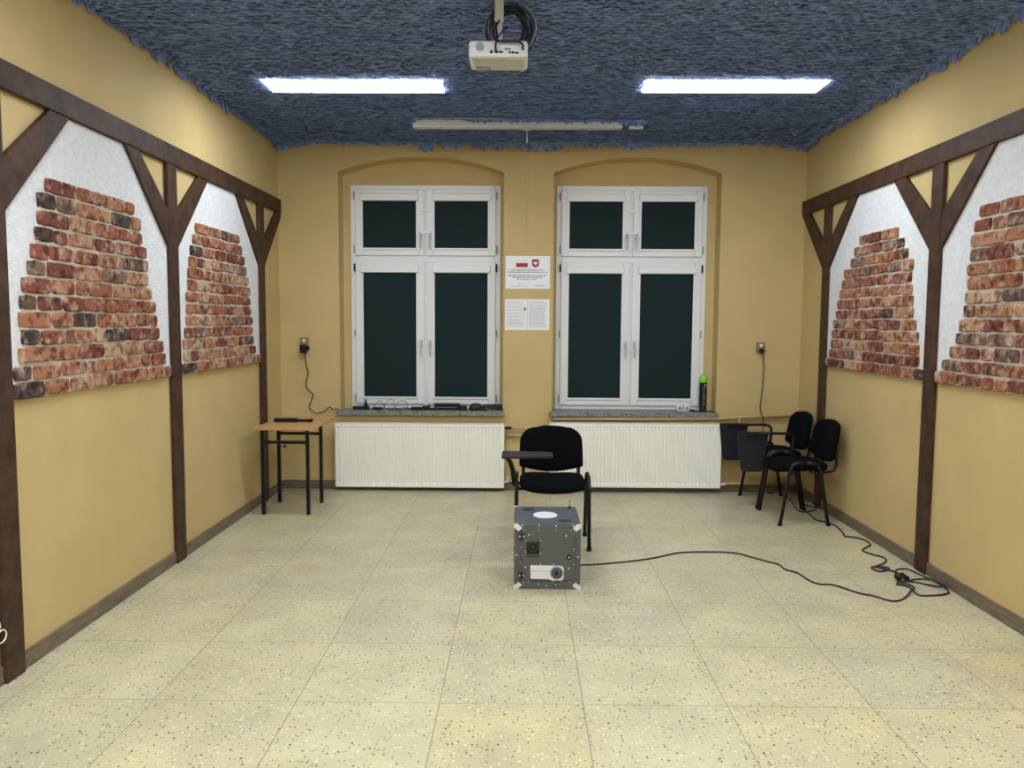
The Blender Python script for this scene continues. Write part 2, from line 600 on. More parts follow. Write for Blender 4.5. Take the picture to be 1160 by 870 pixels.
# ------------------------------------------------------------------ windows
def window(idx, x0, x1, n0, n1, side):
    root = empty('window_%d' % idx, ((x0 + x1) / 2, YN, W0), 'white four sash window on the %s with dark green blinds' % side, 'window', kind='structure')
    ox, oy, oz = root.location
    ya, yb = YN - 0.015, YN + 0.055

    def B():
        return MB()

    def fin(m, name, mt, parent=root, **k):
        m.v = [(p[0] - ox, p[1] - oy, p[2] - oz) for p in m.v]
        return m.obj(name, mt, parent, **k)
    xm = (x0 + x1) / 2
    zt = 2.125
    fr = B()
    fr.box(x0, x0 + 0.055, ya, yb, W0, W1).box(x1 - 0.055, x1, ya, yb, W0, W1)
    fr.box(x0 + .055, x1 - .055, ya, yb, W1 - 0.05, W1).box(x0 + .055, x1 - .055, ya, yb, W0, W0 + 0.05)
    fr.box(x0 + .055, x1 - .055, ya, yb, zt - 0.03, zt + 0.03)
    fr.box(xm - 0.018, xm + 0.018, ya, yb, W0 + .05, zt - .03).box(xm - 0.018, xm + 0.018, ya, yb, zt + .03, W1 - .05)
    fin(fr, 'window_frame', 'upvc', bevel=0.005)
    for (a, c, left) in ((x0 + 0.045, xm - 0.012, True), (xm + 0.012, x1 - 0.045, False)):
        for (z0, z1, top) in ((W0 + 0.04, zt - 0.025, False), (zt + 0.025, W1 - 0.04, True)):
            sw = 0.062
            s = B()
            yc, yd = YN - 0.035, YN + 0.03
            s.box(a, a + sw, yc, yd, z0, z1).box(c - sw, c, yc, yd, z0, z1)
            s.box(a + sw, c - sw, yc, yd, z0, z0 + sw - .01).box(a + sw, c - sw, yc, yd, z1 - sw + .01, z1)
            so = fin(s, 'sash', 'upvc', bevel=0.006)
            pa, pc, pz0, pz1 = a + sw, c - sw, z0 + sw - .01, z1 - sw + .01
            fin(B().box(pa, pc, YN + 0.0, YN + 0.006, pz0, pz1), 'pane', GLASS, so)
            # blind: cassette, fabric, side guides, bottom bar
            fin(B().box(pa - 0.012, pc + 0.012, YN - 0.063, YN - 0.02, pz1 - 0.055, pz1 + 0.012), 'blind_cassette', 'white', so, bevel=0.008)
            fin(B().box(pa + 0.008, pc - 0.008, YN - 0.038, YN - 0.036, pz0 + 0.012, pz1 - 0.045), 'blind_fabric', 'blind', so)
            fin(B().box(pa - 0.004, pa + 0.012, YN - 0.044, YN - 0.028, pz0, pz1 - 0.05).box(pc - 0.012, pc + 0.004, YN - 0.044, YN - 0.028, pz0, pz1 - 0.05)
                .box(pa + .012, pc - .012, YN - 0.044, YN - 0.028, pz0, pz0 + 0.018), 'blind_guide', 'white', so, bevel=0.002)
            # handle near the centre mullion
            hx = c - 0.03 if left else a + 0.03
            hz = 2.33 if top else 1.34
            h = B()
            h.box(hx - 0.014, hx + 0.014, YN - 0.042, YN - 0.033, hz - 0.035, hz + 0.035)
            h.tube([(hx, YN - 0.04, hz + 0.01), (hx, YN - 0.075, hz + 0.01), (hx, YN - 0.08, hz), (hx, YN - 0.08, hz - 0.12)], 0.0085, 8)
            fin(h, 'handle', 'handlegrey', so, smooth=False)
            # hinges at the outer edge
            ex = a - 0.006 if left else c + 0.006
            for hz in ((z0 + 0.06, z1 - 0.06) if top else (z0 + 0.06, z1 - 0.50 * (z1 - z0), z1 - 0.06)):
                fin(B().tube([(ex, YN - 0.04, hz - 0.035), (ex, YN - 0.04, hz + 0.035)], 0.008, 8), 'hinge', 'hinge' if not (not top and hz > 1.9) else 'black', so)
    # little catches between the upper sashes
    for z in (2.36, 2.56):
        fin(B().box(xm - 0.045, xm + 0.045, YN - 0.045, YN - 0.03, z - 0.01, z + 0.01), 'catch', 'white', bevel=0.003)
    sl = B().box(n0 + 0.002, n1 - 0.002, YB, YN, 0.702, 0.733)
    sl.box(n0 - 0.025, n1 + 0.012, YB - 0.055, YB, 0.69, 0.733)
    o = fin(sl, 'window_sill', 'granite', bevel=0.004)
    o['label'] = 'speckled grey stone sill'
    return root


M['handlegrey'] = mat('handle_grey', (0.50, 0.50, 0.50), 0.35)
M['hinge'] = mat('hinge_grey', (0.35, 0.34, 0.33), 0.5)
GLASS = mat('glass', (0.9, 0.95, 0.95), 0.05)
GLASS.node_tree.nodes['Principled BSDF'].inputs['Transmission Weight'].default_value = 1.0
for i in (0, 1):
    window(i + 1, *WINS[i], *NICHES[i], ('left', 'right')[i])


# ------------------------------------------------------------------ timber framing, plaster and brick panels
HW = 0.065


def timber(side):
    xw = XL if side == 'left' else XR
    s = 1 if side == 'left' else -1
    posts = (3.262, 4.935, 6.615) if side == 'left' else (3.10, 4.850, 6.570)
    t = 0.031
    root = empty('timber_frame', (xw, 5.0, 0), 'dark brown timber frame of posts, braces and beam on the %s wall' % side, 'timber frame')

    def P(poly, t0=0.0, t1=t):
        a, c = sorted((xw + s * t0, xw + s * t1))
        m = MB().prism(poly, 0, a, c)
        m.v = [(p[0] - xw, p[1] - 5.0, p[2]) for p in m.v]
        return m
    P([(2.0, 2.51), (YB, 2.51), (YB, 2.63), (2.0, 2.63)]).obj('beam', 'timber', root, bevel=0.004)
    for k, p in enumerate(posts):
        P([(p - HW, 0.0), (p + HW, 0.0), (p + HW, 2.51), (p - HW, 2.51)], t1=t - .003).obj('post', 'timber', root, bevel=0.006)
        for d in (-1, 1):
            o1, o0 = 0.575, 0.415
            poly = [(p + d * HW, 2.0), (p + d * HW, 2.225), (p + d * o0, 2.51), (p + d * o1, 2.51)]
            if k == 2 and d == 1:
                lim = YB - p
                z = 2.0 + (2.51 - 2.0) * (lim - HW) / (o1 - HW)
                z = min(z, 2.505)
                poly = [(p + HW, 2.0), (p + HW, 2.225), (p + o0, 2.51), (YB, 2.51), (YB, z)]
            P(poly, t1=t - .006).obj('brace', 'timber', root, bevel=0.004)
    return posts


PL = timber('left')
PR = timber('right')


def interp(tab, z):
    tab = sorted(tab)
    if z <= tab[0][0]:
        return tab[0][1]
    for (a, ya), (c, yc) in zip(tab, tab[1:]):
        if z <= c:
            return ya + (yc - ya) * (z - a) / (c - a)
    return tab[-1][1]


def panel(side, ya, yb, pos, near_tab, far_tab, seed):
    """white plaster field between two posts and the tapering patch of old bricks on it"""
    xw = XL if side == 'left' else XR
    s = 1 if side == 'left' else -1
    rnd = random.Random(seed)
    a, c = ya + HW, yb - HW
    poly = [(a, 1.21), (c, 1.21), (c, 2.02), (c - .50, 2.508), (a + .50, 2.508), (a, 2.02)]
    x0, x1 = sorted((xw, xw + s * 0.008))
    pl = MB().prism(poly, 0, x0, x1).obj('plaster_panel', 'plaster')
    tag(pl, 'rough white plaster around bricks, %s' % pos, 'plaster panel')
    zb, pitch, rows = 1.195, 0.0775, 13
    root = empty('brick_panel', (xw, (ya + yb) / 2, 1.2), 'tapering patch of old red bricks, %s' % pos, 'brick panel')
    oy = (ya + yb) / 2
    m = MB()
    mo = MB()
    for k in range(rows):
        z0 = zb + k * pitch
        zc = z0 + pitch / 2
        if k == 0:
            y0, y1 = a + 0.004, c - 0.004
        else:
            y0 = interp(near_tab, zc) + rnd.uniform(-.02, .02)
            y1 = interp(far_tab, zc) + rnd.uniform(-.02, .02)
        mx0, mx1 = sorted((xw + s * 0.008, xw + s * 0.021))
        mo.prism([(y0 + .014, z0 + (0.004 if k == 0 else -.003)), (y1 - .014, z0 + (0.004 if k == 0 else -.003)), (y1 - .014, z0 + pitch - .004), (y0 + .014, z0 + pitch - .004)], 0, mx0, mx1)
        y = y0
        first = True
        while y < y1 - 0.01:
            ln = rnd.choice([0.24, 0.22, 0.20, 0.23, 0.12, 0.17])
            if first and k % 2:
                ln = rnd.uniform(0.09, 0.14)
            first = False
            e = min(y + ln, y1)
            if y1 - e < 0.07:
                e = y1
            th = rnd.uniform(0.019, 0.026)
            dz0, dz1 = rnd.uniform(-.003, .003), rnd.uniform(-.003, .003)
            brick(m, xw + s * 0.008, s, y + .005, e - .005, z0 + .005 + dz0, z0 + pitch - .006 + dz1, th, rnd)
            y = e
    for mm in (m, mo):
        mm.v = [(p[0] - xw, p[1] - oy, p[2] - 1.2) for p in mm.v]
    m.obj('bricks', 'brick', root)
    mo.obj('mortar', 'mortar', root)


def brick(m, xb, s, y0, y1, z0, z1, th, rnd):
    """one weathered brick slip with rounded, uneven edges"""
    ny, nz = max(3, int((y1 - y0) / 0.03)), 3
    r = 0.012
    vs, fs = [], []
    j = lambda a: rnd.uniform(-a, a)
    ring = []
    # layers: back outline, side outline, front inset grid
    pts = []
    for i in range(ny + 1):
        pts.append((y0 + (y1 - y0) * i / ny, z0))
    for i in range(1, nz + 1):
        pts.append((y1, z0 + (z1 - z0) * i / nz))
    for i in range(1, ny + 1):
        pts.append((y1 - (y1 - y0) * i / ny, z1))
    for i in range(1, nz):
        pts.append((y0, z1 - (z1 - z0) * i / nz))
    cy, cz = (y0 + y1) / 2, (z0 + z1) / 2
    off = [(j(.0022), j(.0022)) for _ in pts]

    def inset(p, o, d):
        y = p[0] + o[0]
        z = p[1] + o[1]
        hy, hz = (y1 - y0) / 2, (z1 - z0) / 2
        ky, kz = (hy - d) / hy, (hz - d) / hz
        # pull in corners
        ty, tz = abs(p[0] - cy) / hy, abs(p[1] - cz) / hz
        if ty > .99 and tz > .99:
            ky -= .004 / hy
            kz -= .004 / hz
        return cy + (y - cy) * ky, cz + (z - cz) * kz
    n = len(pts)
    for (x, d) in ((0, 0.0), (th * 0.72, 0.0), (th * 0.92, 0.0022), (th, 0.006)):
        for p, o in zip(pts, off):
            q = inset(p, o, d)
            vs.append((xb + s * (x + (j(.0012) if x > 0 else 0)), q[0], q[1]))
    for L in range(3):
        for i in range(n):
            fs.append((L * n + i, L * n + (i + 1) % n, (L + 1) * n + (i + 1) % n, (L + 1) * n + i))
    ci = len(vs)
    # central spine
    sp = []
    for i in range(1, ny):
        yy = y0 + (y1 - y0) * i / ny
        sp.append(len(vs))
        vs.append((xb + s * (th + j(.001)), yy, cz + j(.003)))
    base = 3 * n
    # connect: bottom row idx 0..ny ; right ny+1..ny+nz-1... ; top reversed
    bot = [base + i for i in range(ny + 1)]
    top = [base + (ny + nz + ny - i) % n for i in range(ny + 1)]
    right = [base + ny + i for i in range(nz + 1)]
    left = [base] + [base + (2 * ny + 2 * nz - i) % n for i in range(1, nz)] + [top[0]]
    for i in range(1, ny - 1):
        fs.append((bot[i], bot[i + 1], sp[i], sp[i - 1]))
        fs.append((sp[i - 1], sp[i], top[i + 1], top[i]))
    fs.append((bot[0], bot[1], sp[0]))
    fs.append((sp[0], top[1], top[0]))
    fs.append((bot[ny - 1], bot[ny], sp[-1]))
    fs.append((sp[-1], top[ny], top[ny - 1]))
    for i in range(nz):
        fs.append((right[i], right[i + 1], sp[-1]))
        fs.append((left[i + 1], left[i], sp[0]))
    m.add(vs, fs)


L1n = [(2.178, 3.646), (2.115, 3.595), (1.95, 3.528), (1.80, 3.474), (1.70, 3.435), (1.556, 3.404), (1.412, 3.385), (1.30, 3.365)]
L1f = [(2.20, 4.38), (2.129, 4.477), (2.024, 4.531), (1.871, 4.569), (1.723, 4.609), (1.617, 4.648), (1.49, 4.699), (1.286, 4.78)]
L2n = [(2.163, 5.272), (2.007, 5.214), (1.824, 5.154), (1.566, 5.114), (1.41, 5.07), (1.293, 5.055)]
L2f = [(2.179, 6.098), (2.045, 6.156), (1.885, 6.249), (1.719, 6.310), (1.475, 6.345), (1.288, 6.42)]
R1n = [(2.16, 5.325), (2.005, 5.196), (1.925, 5.131), (1.603, 5.101), (1.475, 5.028), (1.307, 4.979)]
R1f = [(2.144, 5.951), (1.921, 6.174), (1.717, 6.297), (1.478, 6.362), (1.233, 6.45)]
R2f = [(2.163, 4.385), (2.06, 4.439), (1.915, 4.469), (1.787, 4.497), (1.598, 4.52), (1.483, 4.555), (1.394, 4.635), (1.312, 4.694), (1.217, 4.77)]
R2n = [(z, 4.0 - (y - 4.0)) for z, y in R2f]
R2n = [(z, max(y, 3.24)) for z, y in R2n]
panel('left', PL[0], PL[1], 'nearest left wall bay', L1n, L1f, 3)
panel('left', PL[1], PL[2], 'left wall bay next to the corner', L2n, L2f, 4)
panel('right', PR[1], PR[2], 'right wall bay next to the corner', R1n, R1f, 5)
panel('right', PR[0], PR[1], 'right wall bay cut by the picture edge', R2n, R2f, 6)


# ------------------------------------------------------------------ ceiling lamps (the lights)
def lamp():
    root = empty('ceiling_lamp', (0, 0, 0), 'x', 'lamp', group='bright linear ceiling lamps')
    hw, hd = 0.585, 0.125
    MB().box(-hw + .04, hw - .04, -hd + .04, hd - .04, 0.008, 0.05).obj('housing', 'housing', root)
    d = MB()
    prof = [(0.002, 0.008), (0, 0.006), (0.003, 0.001), (0.010, 0.0)]
    rings = []
    for ins, z in prof:
        rings.append([(-hw + ins, -hd + ins, z), (hw - ins, -hd + ins, z), (hw - ins, hd - ins, z), (-hw + ins, hd - ins, z)])
    vs = [p for r in rings for p in r]
    fs = [(i * 4 + j, i * 4 + (j + 1) % 4, (i + 1) * 4 + (j + 1) % 4, (i + 1) * 4 + j) for i in range(len(prof) - 1) for j in range(4)]
    fs.append((12, 13, 14, 15))
    fs.append((3, 2, 1, 0))
    d.add(vs, fs).obj('diffuser', 'lamp', root, bevel=0.0)
    return root


L0 = lamp()
spots = [(-1.12, 5.36, 'left one of the two bright linear lamps on the netted ceiling'),
         (1.39, 5.34, 'right one of the two bright linear lamps on the netted ceiling'),
         (-1.12, 2.3, 'unseen linear lamp of the near half, above left'), (1.39, 2.3, 'unseen linear lamp of the near half, above right'),
         (-1.12, -0.8, 'linear lamp on the left at the rear end of the room'), (1.39, -0.8, 'linear lamp on the right at the rear end of the room')]
for i, (x, y, lb) in enumerate(spots):
    o = L0 if i == 0 else copy_tree(L0)
    o.location = (x, y, 3.100)
    if y < 4:
        for k in children(o):
            if k.name.startswith('diffuser'):
                k.data = k.data.copy()
                k.data.materials[0] = M['lamp_front']
    o['label'] = lb


# ------------------------------------------------------------------ camouflage net under the ceiling
def net_z(x, y):
    z = 3.140 + 0.016 * noise.noise((x * 1.3, y * 1.3, 0)) + 0.008 * noise.noise((x * 6, y * 6, 3))
    for a, c, _ in spots:
        d = max((abs(x - a) - .60) / .25, (abs(y - c) - .14) / .25, 0)
        if d < 1:
            z = z * d + 3.1095 * (1 - d)
    e = min(x - XL, XR - x, YB - y)
    if e < 0.35:
        z -= 0.012 * (1 - e / 0.35) ** 2
    cdist = min(math.hypot(x - XL, y - YB), math.hypot(x - XR, y - YB))
    if cdist < 0.4:
        z -= 0.06 * (1 - cdist / 0.4) ** 2
    return z


def build_net():
    m = MB()
    step = 0.06
    x0, x1, y0, y1 = XL + 0.012, XR - 0.012, YF + 0.02, YB - 0.02
    nx = int((x1 - x0) / step)
    ny = int((y1 - y0) / step)
    vs, fs = [], []
    for j in range(ny + 1):
        for i in range(nx + 1):
            x = x0 + (x1 - x0) * i / nx
            y = y0 + (y1 - y0) * j / ny
            if i in (0, nx):
                x += (1 if i == 0 else -1) * random.uniform(0, .012)
            if j == ny:
                y -= random.uniform(0, .02)
            vs.append((x, y, net_z(x, y) + random.uniform(-.002, .002)))
    for j in range(ny):
        for i in range(nx):
            a = j * (nx + 1) + i
            fs.append((a, a + 1, a + nx + 2, a + nx + 1))
    m.add(vs, fs)
    # cut leaves hanging from the net in staggered rows
    y = 2.9
    r = 0
    lamps = [(sx, sy) for sx, sy, _ in spots]
    while y < y1 - 0.02:
        x = x0 + 0.02 + (r % 2) * 0.027
        while x < x1 - 0.05:
            w_ = random.uniform(0.036, 0.056)
            l_ = random.uniform(0.024, 0.042)
            dz = random.uniform(0.003, 0.010)
            yy = y + random.uniform(-.008, .008) + 0.012 * noise.noise((x * 3, y * 3, 9))
            xx = x + random.uniform(-.006, .006)
            if not any(abs(xx - a) < 0.63 and abs(yy - c) < 0.17 for a, c in lamps):
                z = net_z(xx, yy)
                sgn = -1
                p = [(xx - w_ / 2, yy, z), (xx + w_ / 2, yy, z), (xx + w_ * .36, yy + sgn * l_ * .75, z - dz * .8), (xx, yy + sgn * l_, z - dz * 1.1),
                     (xx - w_ * .36, yy + sgn * l_ * .75, z - dz * .8)]
                m.add(p, [(0, 1, 2, 3, 4)])
            x += 0.054
        y += 0.037
        r += 1
    # ragged hanging edges
    def fringe(px, py, dx, dy, lmin, lmax):
        z = net_z(px, py) + .004
        l = random.uniform(lmin, lmax) * (1 + 1.3 * max(0, noise.noise((px * 2.2, py * 2.2, 5)) + .1))
        w_ = random.uniform(.02, .045)
        sk = random.uniform(-.015, .015)
        m.add([(px - dx * w_, py - dy * w_, z), (px + dx * w_, py + dy * w_, z), (px + dx * (w_ * .6 + sk), py + dy * (w_ * .6 + sk), z - l * .7),
               (px + dx * sk, py + dy * sk, z - l), (px - dx * (w_ * .6 - sk), py - dy * (w_ * .6 - sk), z - l * .6)], [(0, 1, 2, 3, 4)])
    x = x0
    while x < x1:
        mid = -0.95 < x < 1.05
        fringe(x, y1 - random.uniform(0, .015), 1, 0, .015, 0.060 if mid else .035)
        x += 0.035
    y = 3.0
    while y < y1:
        fringe(x0 + random.uniform(0, .01), y, 0, 1, .015, .055)
        fringe(x1 - random.uniform(0, .01), y, 0, 1, .015, .055)
        y += 0.035
    # leaves folding over the top edge of the screen housing
    x = -0.86
    while x < 0.96:
        l = random.uniform(.018, .040) if not (-0.86 < x < -0.45) else random.uniform(.004, .014)
        if x > .76:
            l = random.uniform(.03, .06)
        z = 3.133
        m.add([(x - .028, 6.312, z), (x + .028, 6.312, z), (x + .018, 6.308, z - l * .8), (x, 6.306, z - l), (x - .016, 6.308, z - l * .7)], [(0, 1, 2, 3, 4)])
        x += random.uniform(.036, .05)
    o = m.obj('camouflage_net', 'net')
    return tag(o, 'dark blue grey camouflage netting stretched under the whole ceiling', 'netting')


build_net()

# projection screen housing
root = empty('projection_screen', (0.04, 6.36, 3.074), 'long white rolled-up projection screen housing half hidden in the netting', 'projection screen')
mb = MB().box(-0.91, 0.745, -0.04, 0.04, 0.0, 0.075)
mb.obj('housing', 'screenwhite', root, bevel=0.006)
MB().box(0.80, 0.91, -0.02, 0.02, 0.0, 0.02).obj('end_bracket', 'screenwhite', root, bevel=0.003)
mb = MB().tube([(-0.006, -0.02, 0.0), (-0.006, -0.02, -0.08)], 0.003, 6)
mb.box(-0.04, 0.025, -0.026, -0.014, -0.018, -0.01)
mb.tube([(-0.006, -0.02, -0.08), (-0.006, -0.02, -0.115)], 0.006, 8)
mb.obj('pull_cord', 'offwhite', root)

# cord down the wall between the windows
tag(MB().tube([(0.045, YB - .005, 3.08), (0.046, YB - .005, 2.6), (0.043, YB - .005, 2.15)], 0.004, 6)
    .tube([(0.043, YB - .005, 1.84), (0.044, YB - .005, 1.76)], 0.004, 6)
    .obj('wall_cable', 'cream'), 'thin cream cord running down the pier between the windows', 'cord')


# ------------------------------------------------------------------ projector
root = empty('projector', (-0.12, 3.92, 2.83), 'white ceiling projector showing its rear ports, hung from a pole', 'projector')
bw0, bw1 = -0.145, 0.142
mb = MB().prism([(0.0, 0.0), (0.215, 0.0), (0.215, 0.078), (0.0, 0.078)], 0, bw0, bw1)
mb.obj('body', 'projwhite', root, bevel=0.014, seg=3)
MB().box(bw0 + .02, bw1 - .02, .03, .20, -0.003, 0.001).obj('underside_cover', 'offwhite', root, bevel=0.001)
mb = MB()
for k in range(9):
    mb.box(bw0 + .03 + k * .008, bw0 + .034 + k * .008, .14, .19, -0.0045, -0.0028)
mb.obj('vent', 'upvc2', root)
MB().lathe([(0.021, -0.0035), (0.021, 0.0005)], bw0 + .055, 0.047, 24, axis=1).obj('speaker_grille', 'cablegrey', root)
for (x, z, w_, h_) in ((-.035, .022, .012, .012), (-.010, .022, .018, .010), (.012, .022, .018, .009), (.036, .036, .010, .007), (.052, .036, .010, .007),
                       (.055, .020, .010, .010), (.070, .020, .012, .010), (.088, .018, .016, .008)):
    MB().box(x - w_ / 2, x + w_ / 2, -0.002, 0.001, z - h_ / 2, z + h_ / 2).obj('port', 'black', root)
MB().box(-.135, -.122, .10, .12, -0.012, 0).obj('foot', 'offwhite', root)
MB().box(.105, .120, .17, .19, -0.012, 0).obj('foot', 'offwhite', root)
MB().box(-0.022, 0.022, .085, .11, 0.20, ZC - 2.83).obj('ceiling_pole', 'offwhite', root, bevel=0.003)
MB().box(-0.012, 0.016, .08, .105, 0.076, 0.205).obj('mount_arm', 'housing', root, bevel=0.003)
MB().box(-0.05, 0.10, .05, .15, 0.077, 0.090).obj('mount_plate', 'housing', root, bevel=0.002)
mb = MB()
mb.tube([(0.0, .08, 0.20), (-.012, .03, .15), (-.006, -.012, .09), (-.014, -.03, .045), (-.014, -.004, .022)], 0.005, 8, smooth=6)
mb.tube([(0.04, .08, 0.17), (0.022, .02, .13), (-.004, -.02, .08), (-.012, -.028, .045), (-.010, -.004, .022)], 0.004, 8, smooth=6)
mb.tube([(-.004, -.015, .07), (.03, -.022, .064), (.09, -.024, .062), (.115, -.02, .052), (.118, -.008, .03)], 0.006, 8, smooth=6)
mb.obj('plugged_cable', 'cable', root, smooth=True)


def coil(name, label, mtl, seeds, r, cx=0.0, loc=(-0.083, 4.12, 3.020)):
    m = MB()
    for sd in seeds:
        rn = random.Random(sd)
        R = 0.112 + rn.uniform(-.022, .018)
        dx, dz, dy = cx + rn.uniform(-.018, .016), rn.uniform(-.012, .012), rn.uniform(-.025, .025)
        ex = rn.uniform(.88, 1.0)
        pts = [(dx + R * ex * math.cos(a), dy + .012 * math.sin(2 * a + sd), dz + R * math.sin(a) * .98) for a in [2 * PI * i / 28 for i in range(28)]]
        m.tube(pts, r, 7, closed=True)
    o = m.obj(name, mtl, smooth=True)
    o.location = loc
    return tag(o, label, 'cable')


coil('cable_coil', 'coil of dark cables hanging behind the projector pole', 'cable', range(9), 0.0055, cx=0.005)
coil('cable_coil', 'thin grey cable loops around the dark coil above the projector', 'cablegrey', (21, 23, 27), 0.003, cx=0.012)


# ------------------------------------------------------------------ radiators and pipes
def radiator(x0, x1, z0, z1, label):
    root = empty('radiator', ((x0 + x1) / 2, YB, z0), label, 'radiator', group='panel radiators under the windows')
    hw = (x1 - x0) / 2
    H = z1 - z0
    yf = -0.10
    pr = []
    n = 46
    pitch = (2 * hw - 0.03) / n
    pr.append((-hw, yf))
    x = -hw + 0.015
    for k in range(n):
        pr += [(x, yf), (x + pitch * .16, yf + .015), (x + pitch * .46, yf + .015), (x + pitch * .62, yf)]
        x += pitch
    pr += [(hw, yf)]
    m = MB()
    vs, fs = [], []
    # rows: bottom lip, flat, grooves, flat, top
    zs = [0.0, 0.026, 0.040, H - 0.040, H - 0.026, H]
    for zi, z in enumerate(zs):
        for (px, py) in pr:
            yy = py if zi in (2, 3) else yf
            vs.append((px, yy, z))
    k = len(pr)
    for r in range(len(zs) - 1):
        for i in range(k - 1):
            fs.append((r * k + i, r * k + i + 1, (r + 1) * k + i + 1, (r + 1) * k + i))
    m.add(vs, fs)
    m.obj('front_panel', 'radiator', root)
    MB().box(-hw + .01, hw - .01, -0.045, -0.03, 0.01, H - .015).obj('rear_panel', 'radiator', root)
    MB().box(-hw - .002, -hw + .001, yf, -0.03, 0.004, H).obj('side_cover', 'radiator', root)
    MB().box(hw - .001, hw + .002, yf, -0.03, 0.004, H).obj('side_cover', 'radiator', root)
    g = MB().box(-hw, hw, yf, yf + .006, H - .001, H + .002).box(-hw, hw, -.036, -.03, H - .001, H + .002)
    for i in range(60):
        a = -hw + 2 * hw * i / 60
        g.box(a, a + .012, yf, -.03, H - .002, H + .001)
    g.obj('top_grille', 'radiator', root)
    for x in (-hw + .2, hw - .2):
        MB().box(x - .02, x + .02, -0.03, 0.0, 0.05, H - .1).obj('wall_bracket', 'radiator', root)
    return root


r1 = radiator(-1.685, -0.150, 0.038, 0.622, 'white ribbed panel radiator under the left window')
r2 = radiator(0.264, 1.812, 0.052, 0.636, 'white ribbed panel radiator under the right window')
# valves
for r_, hw, s in ((r1, 0.7675, 1), (r2, 0.774, -1)):
    MB().tube([(s * hw, -.06, .545), (s * (hw + .035), -.06, .545)], 0.008, 8).tube([(s * (hw + .012), -.06, .545), (s * (hw + .065), -.06, .548)], 0.014, 10).obj('thermostat_valve', 'black', r_)
MB().tube([(.7675, -.06, .05), (.80, -.06, .05), (.80, -.06, .10)], 0.012, 8).obj('lower_valve', 'steel', r1)
MB().tube([(.774, -.06, .03), (.83, -.06, .03)], 0.014, 8).obj('lower_valve', 'steel', r2)

yp = YB - 0.035
root = empty('heating_pipe', (0.05, YB, 0), 'tan painted heating pipes between and beside the two radiators', 'pipe')


def pipe(pts, r=0.013, name='pipe_run'):
    m = MB().tube([(p[0] - .05, p[1] - YB, p[2]) for p in pts], r, 10)
    return m.obj(name, 'pipe', root, smooth=True)


pipe([(-0.13, yp, .578), (0.245, yp, .580)], .009)
pipe([(-0.13, yp, .515), (0.245, yp, .517)], .014)
pipe([(-0.10, yp, .09), (0.245, yp, .09)], .010)
pipe([(0.30, yp, .668), (1.0, yp, .672), (1.80, yp, .683), (2.50, yp, .715)], .014)
pipe([(1.985, yp, .69), (1.985, yp, .60)], .010)
pipe([(1.83, yp, .082), (2.50, yp, .090)], .012)
pipe([(2.49, yp, .715), (2.49, yp, .09)], .012)
for x in (0.62, 1.5, 2.32):
    MB().box(x - .06, x - .04, -.03, 0, .655 + .01 * x, .69 + .01 * x).obj('pipe_clip', 'pipe', root)


# ------------------------------------------------------------------ notices on the pier
def notice(name, x0, x1, z0, z1, label):
    root = empty(name, ((x0 + x1) / 2, YB, z0), label, 'notice')
    w_, h_ = x1 - x0, z1 - z0
    MB().box(-w_ / 2, w_ / 2, -0.004, -0.0, 0, h_).obj('sheet', 'paper', root)
    return root, w_, h_


def strokes(root, rows, mt, seed, name='printed_text'):
    rn = random.Random(seed)
    m = MB()
    for (xa, xb, z, hh) in rows:
        x = xa
        while x < xb - .004:
            l = min(rn.uniform(.010, .034), xb - x)
            # word of little letter strokes
            q = x
            while q < x + l - .002:
                m.box(q, q + .0028, -0.0052, -0.0042, z, z + hh * rn.choice([1, 1, .8]))
                q += .0042
            x += l + .005
    o = m.obj(name, mt, root)
    o['kind'] = 'stuff'
    return o


root, w_, h_ = notice('notice_board', -0.147, 0.255, 1.847, 2.140, 'white plate with red flag and eagle emblem, upper notice between the windows')
zt = lambda cy: h_ - (cy - 90) / 310 * h_
xt = lambda cx: -w_ / 2 + (cx - 70) / 440 * w_
MB().box(xt(175), xt(290), -0.0055, -0.004, zt(196), zt(158)).obj('flag_red_stripe', 'red', root)
MB().box(xt(175), xt(290), -0.0055, -0.004, zt(158), zt(122)).obj('flag_white_stripe', 'white', root)
MB().prism([(xt(332), zt(122)), (xt(400), zt(122)), (xt(400), zt(180)), (xt(366), zt(200)), (xt(332), zt(180))], 1, -0.0055, -0.004).obj('emblem_shield', 'red', root)
e = MB()
ec = (xt(366), zt(160))
ey = [(0, .016), (.004, .012), (.003, .008), (.013, .015), (.018, .008), (.013, -.004), (.008, -.006), (.006, -.010), (.007, -.015), (0, -.012)]
poly = [(ec[0] + a, ec[1] + c) for a, c in ey] + [(ec[0] - a, ec[1] + c) for a, c in ey[-2:0:-1]]
e.prism(poly, 1, -0.0068, -0.0055)
e.obj('emblem_eagle', 'paper', root)
rows = [(xt(120), xt(450), zt(228), .010), (xt(90), xt(485), zt(249), .011), (xt(100), xt(475), zt(282), .010), (xt(140), xt(430), zt(299), .009), (xt(180), xt(400), zt(316), .006)]
strokes(root, rows, 'ink', 1)
rows = [(xt(190), xt(260), zt(360), .006), (xt(100), xt(295), zt(377), .006), (xt(360), xt(465), zt(377), .010)]
strokes(root, rows, 'ink2', 2, 'signature_text')

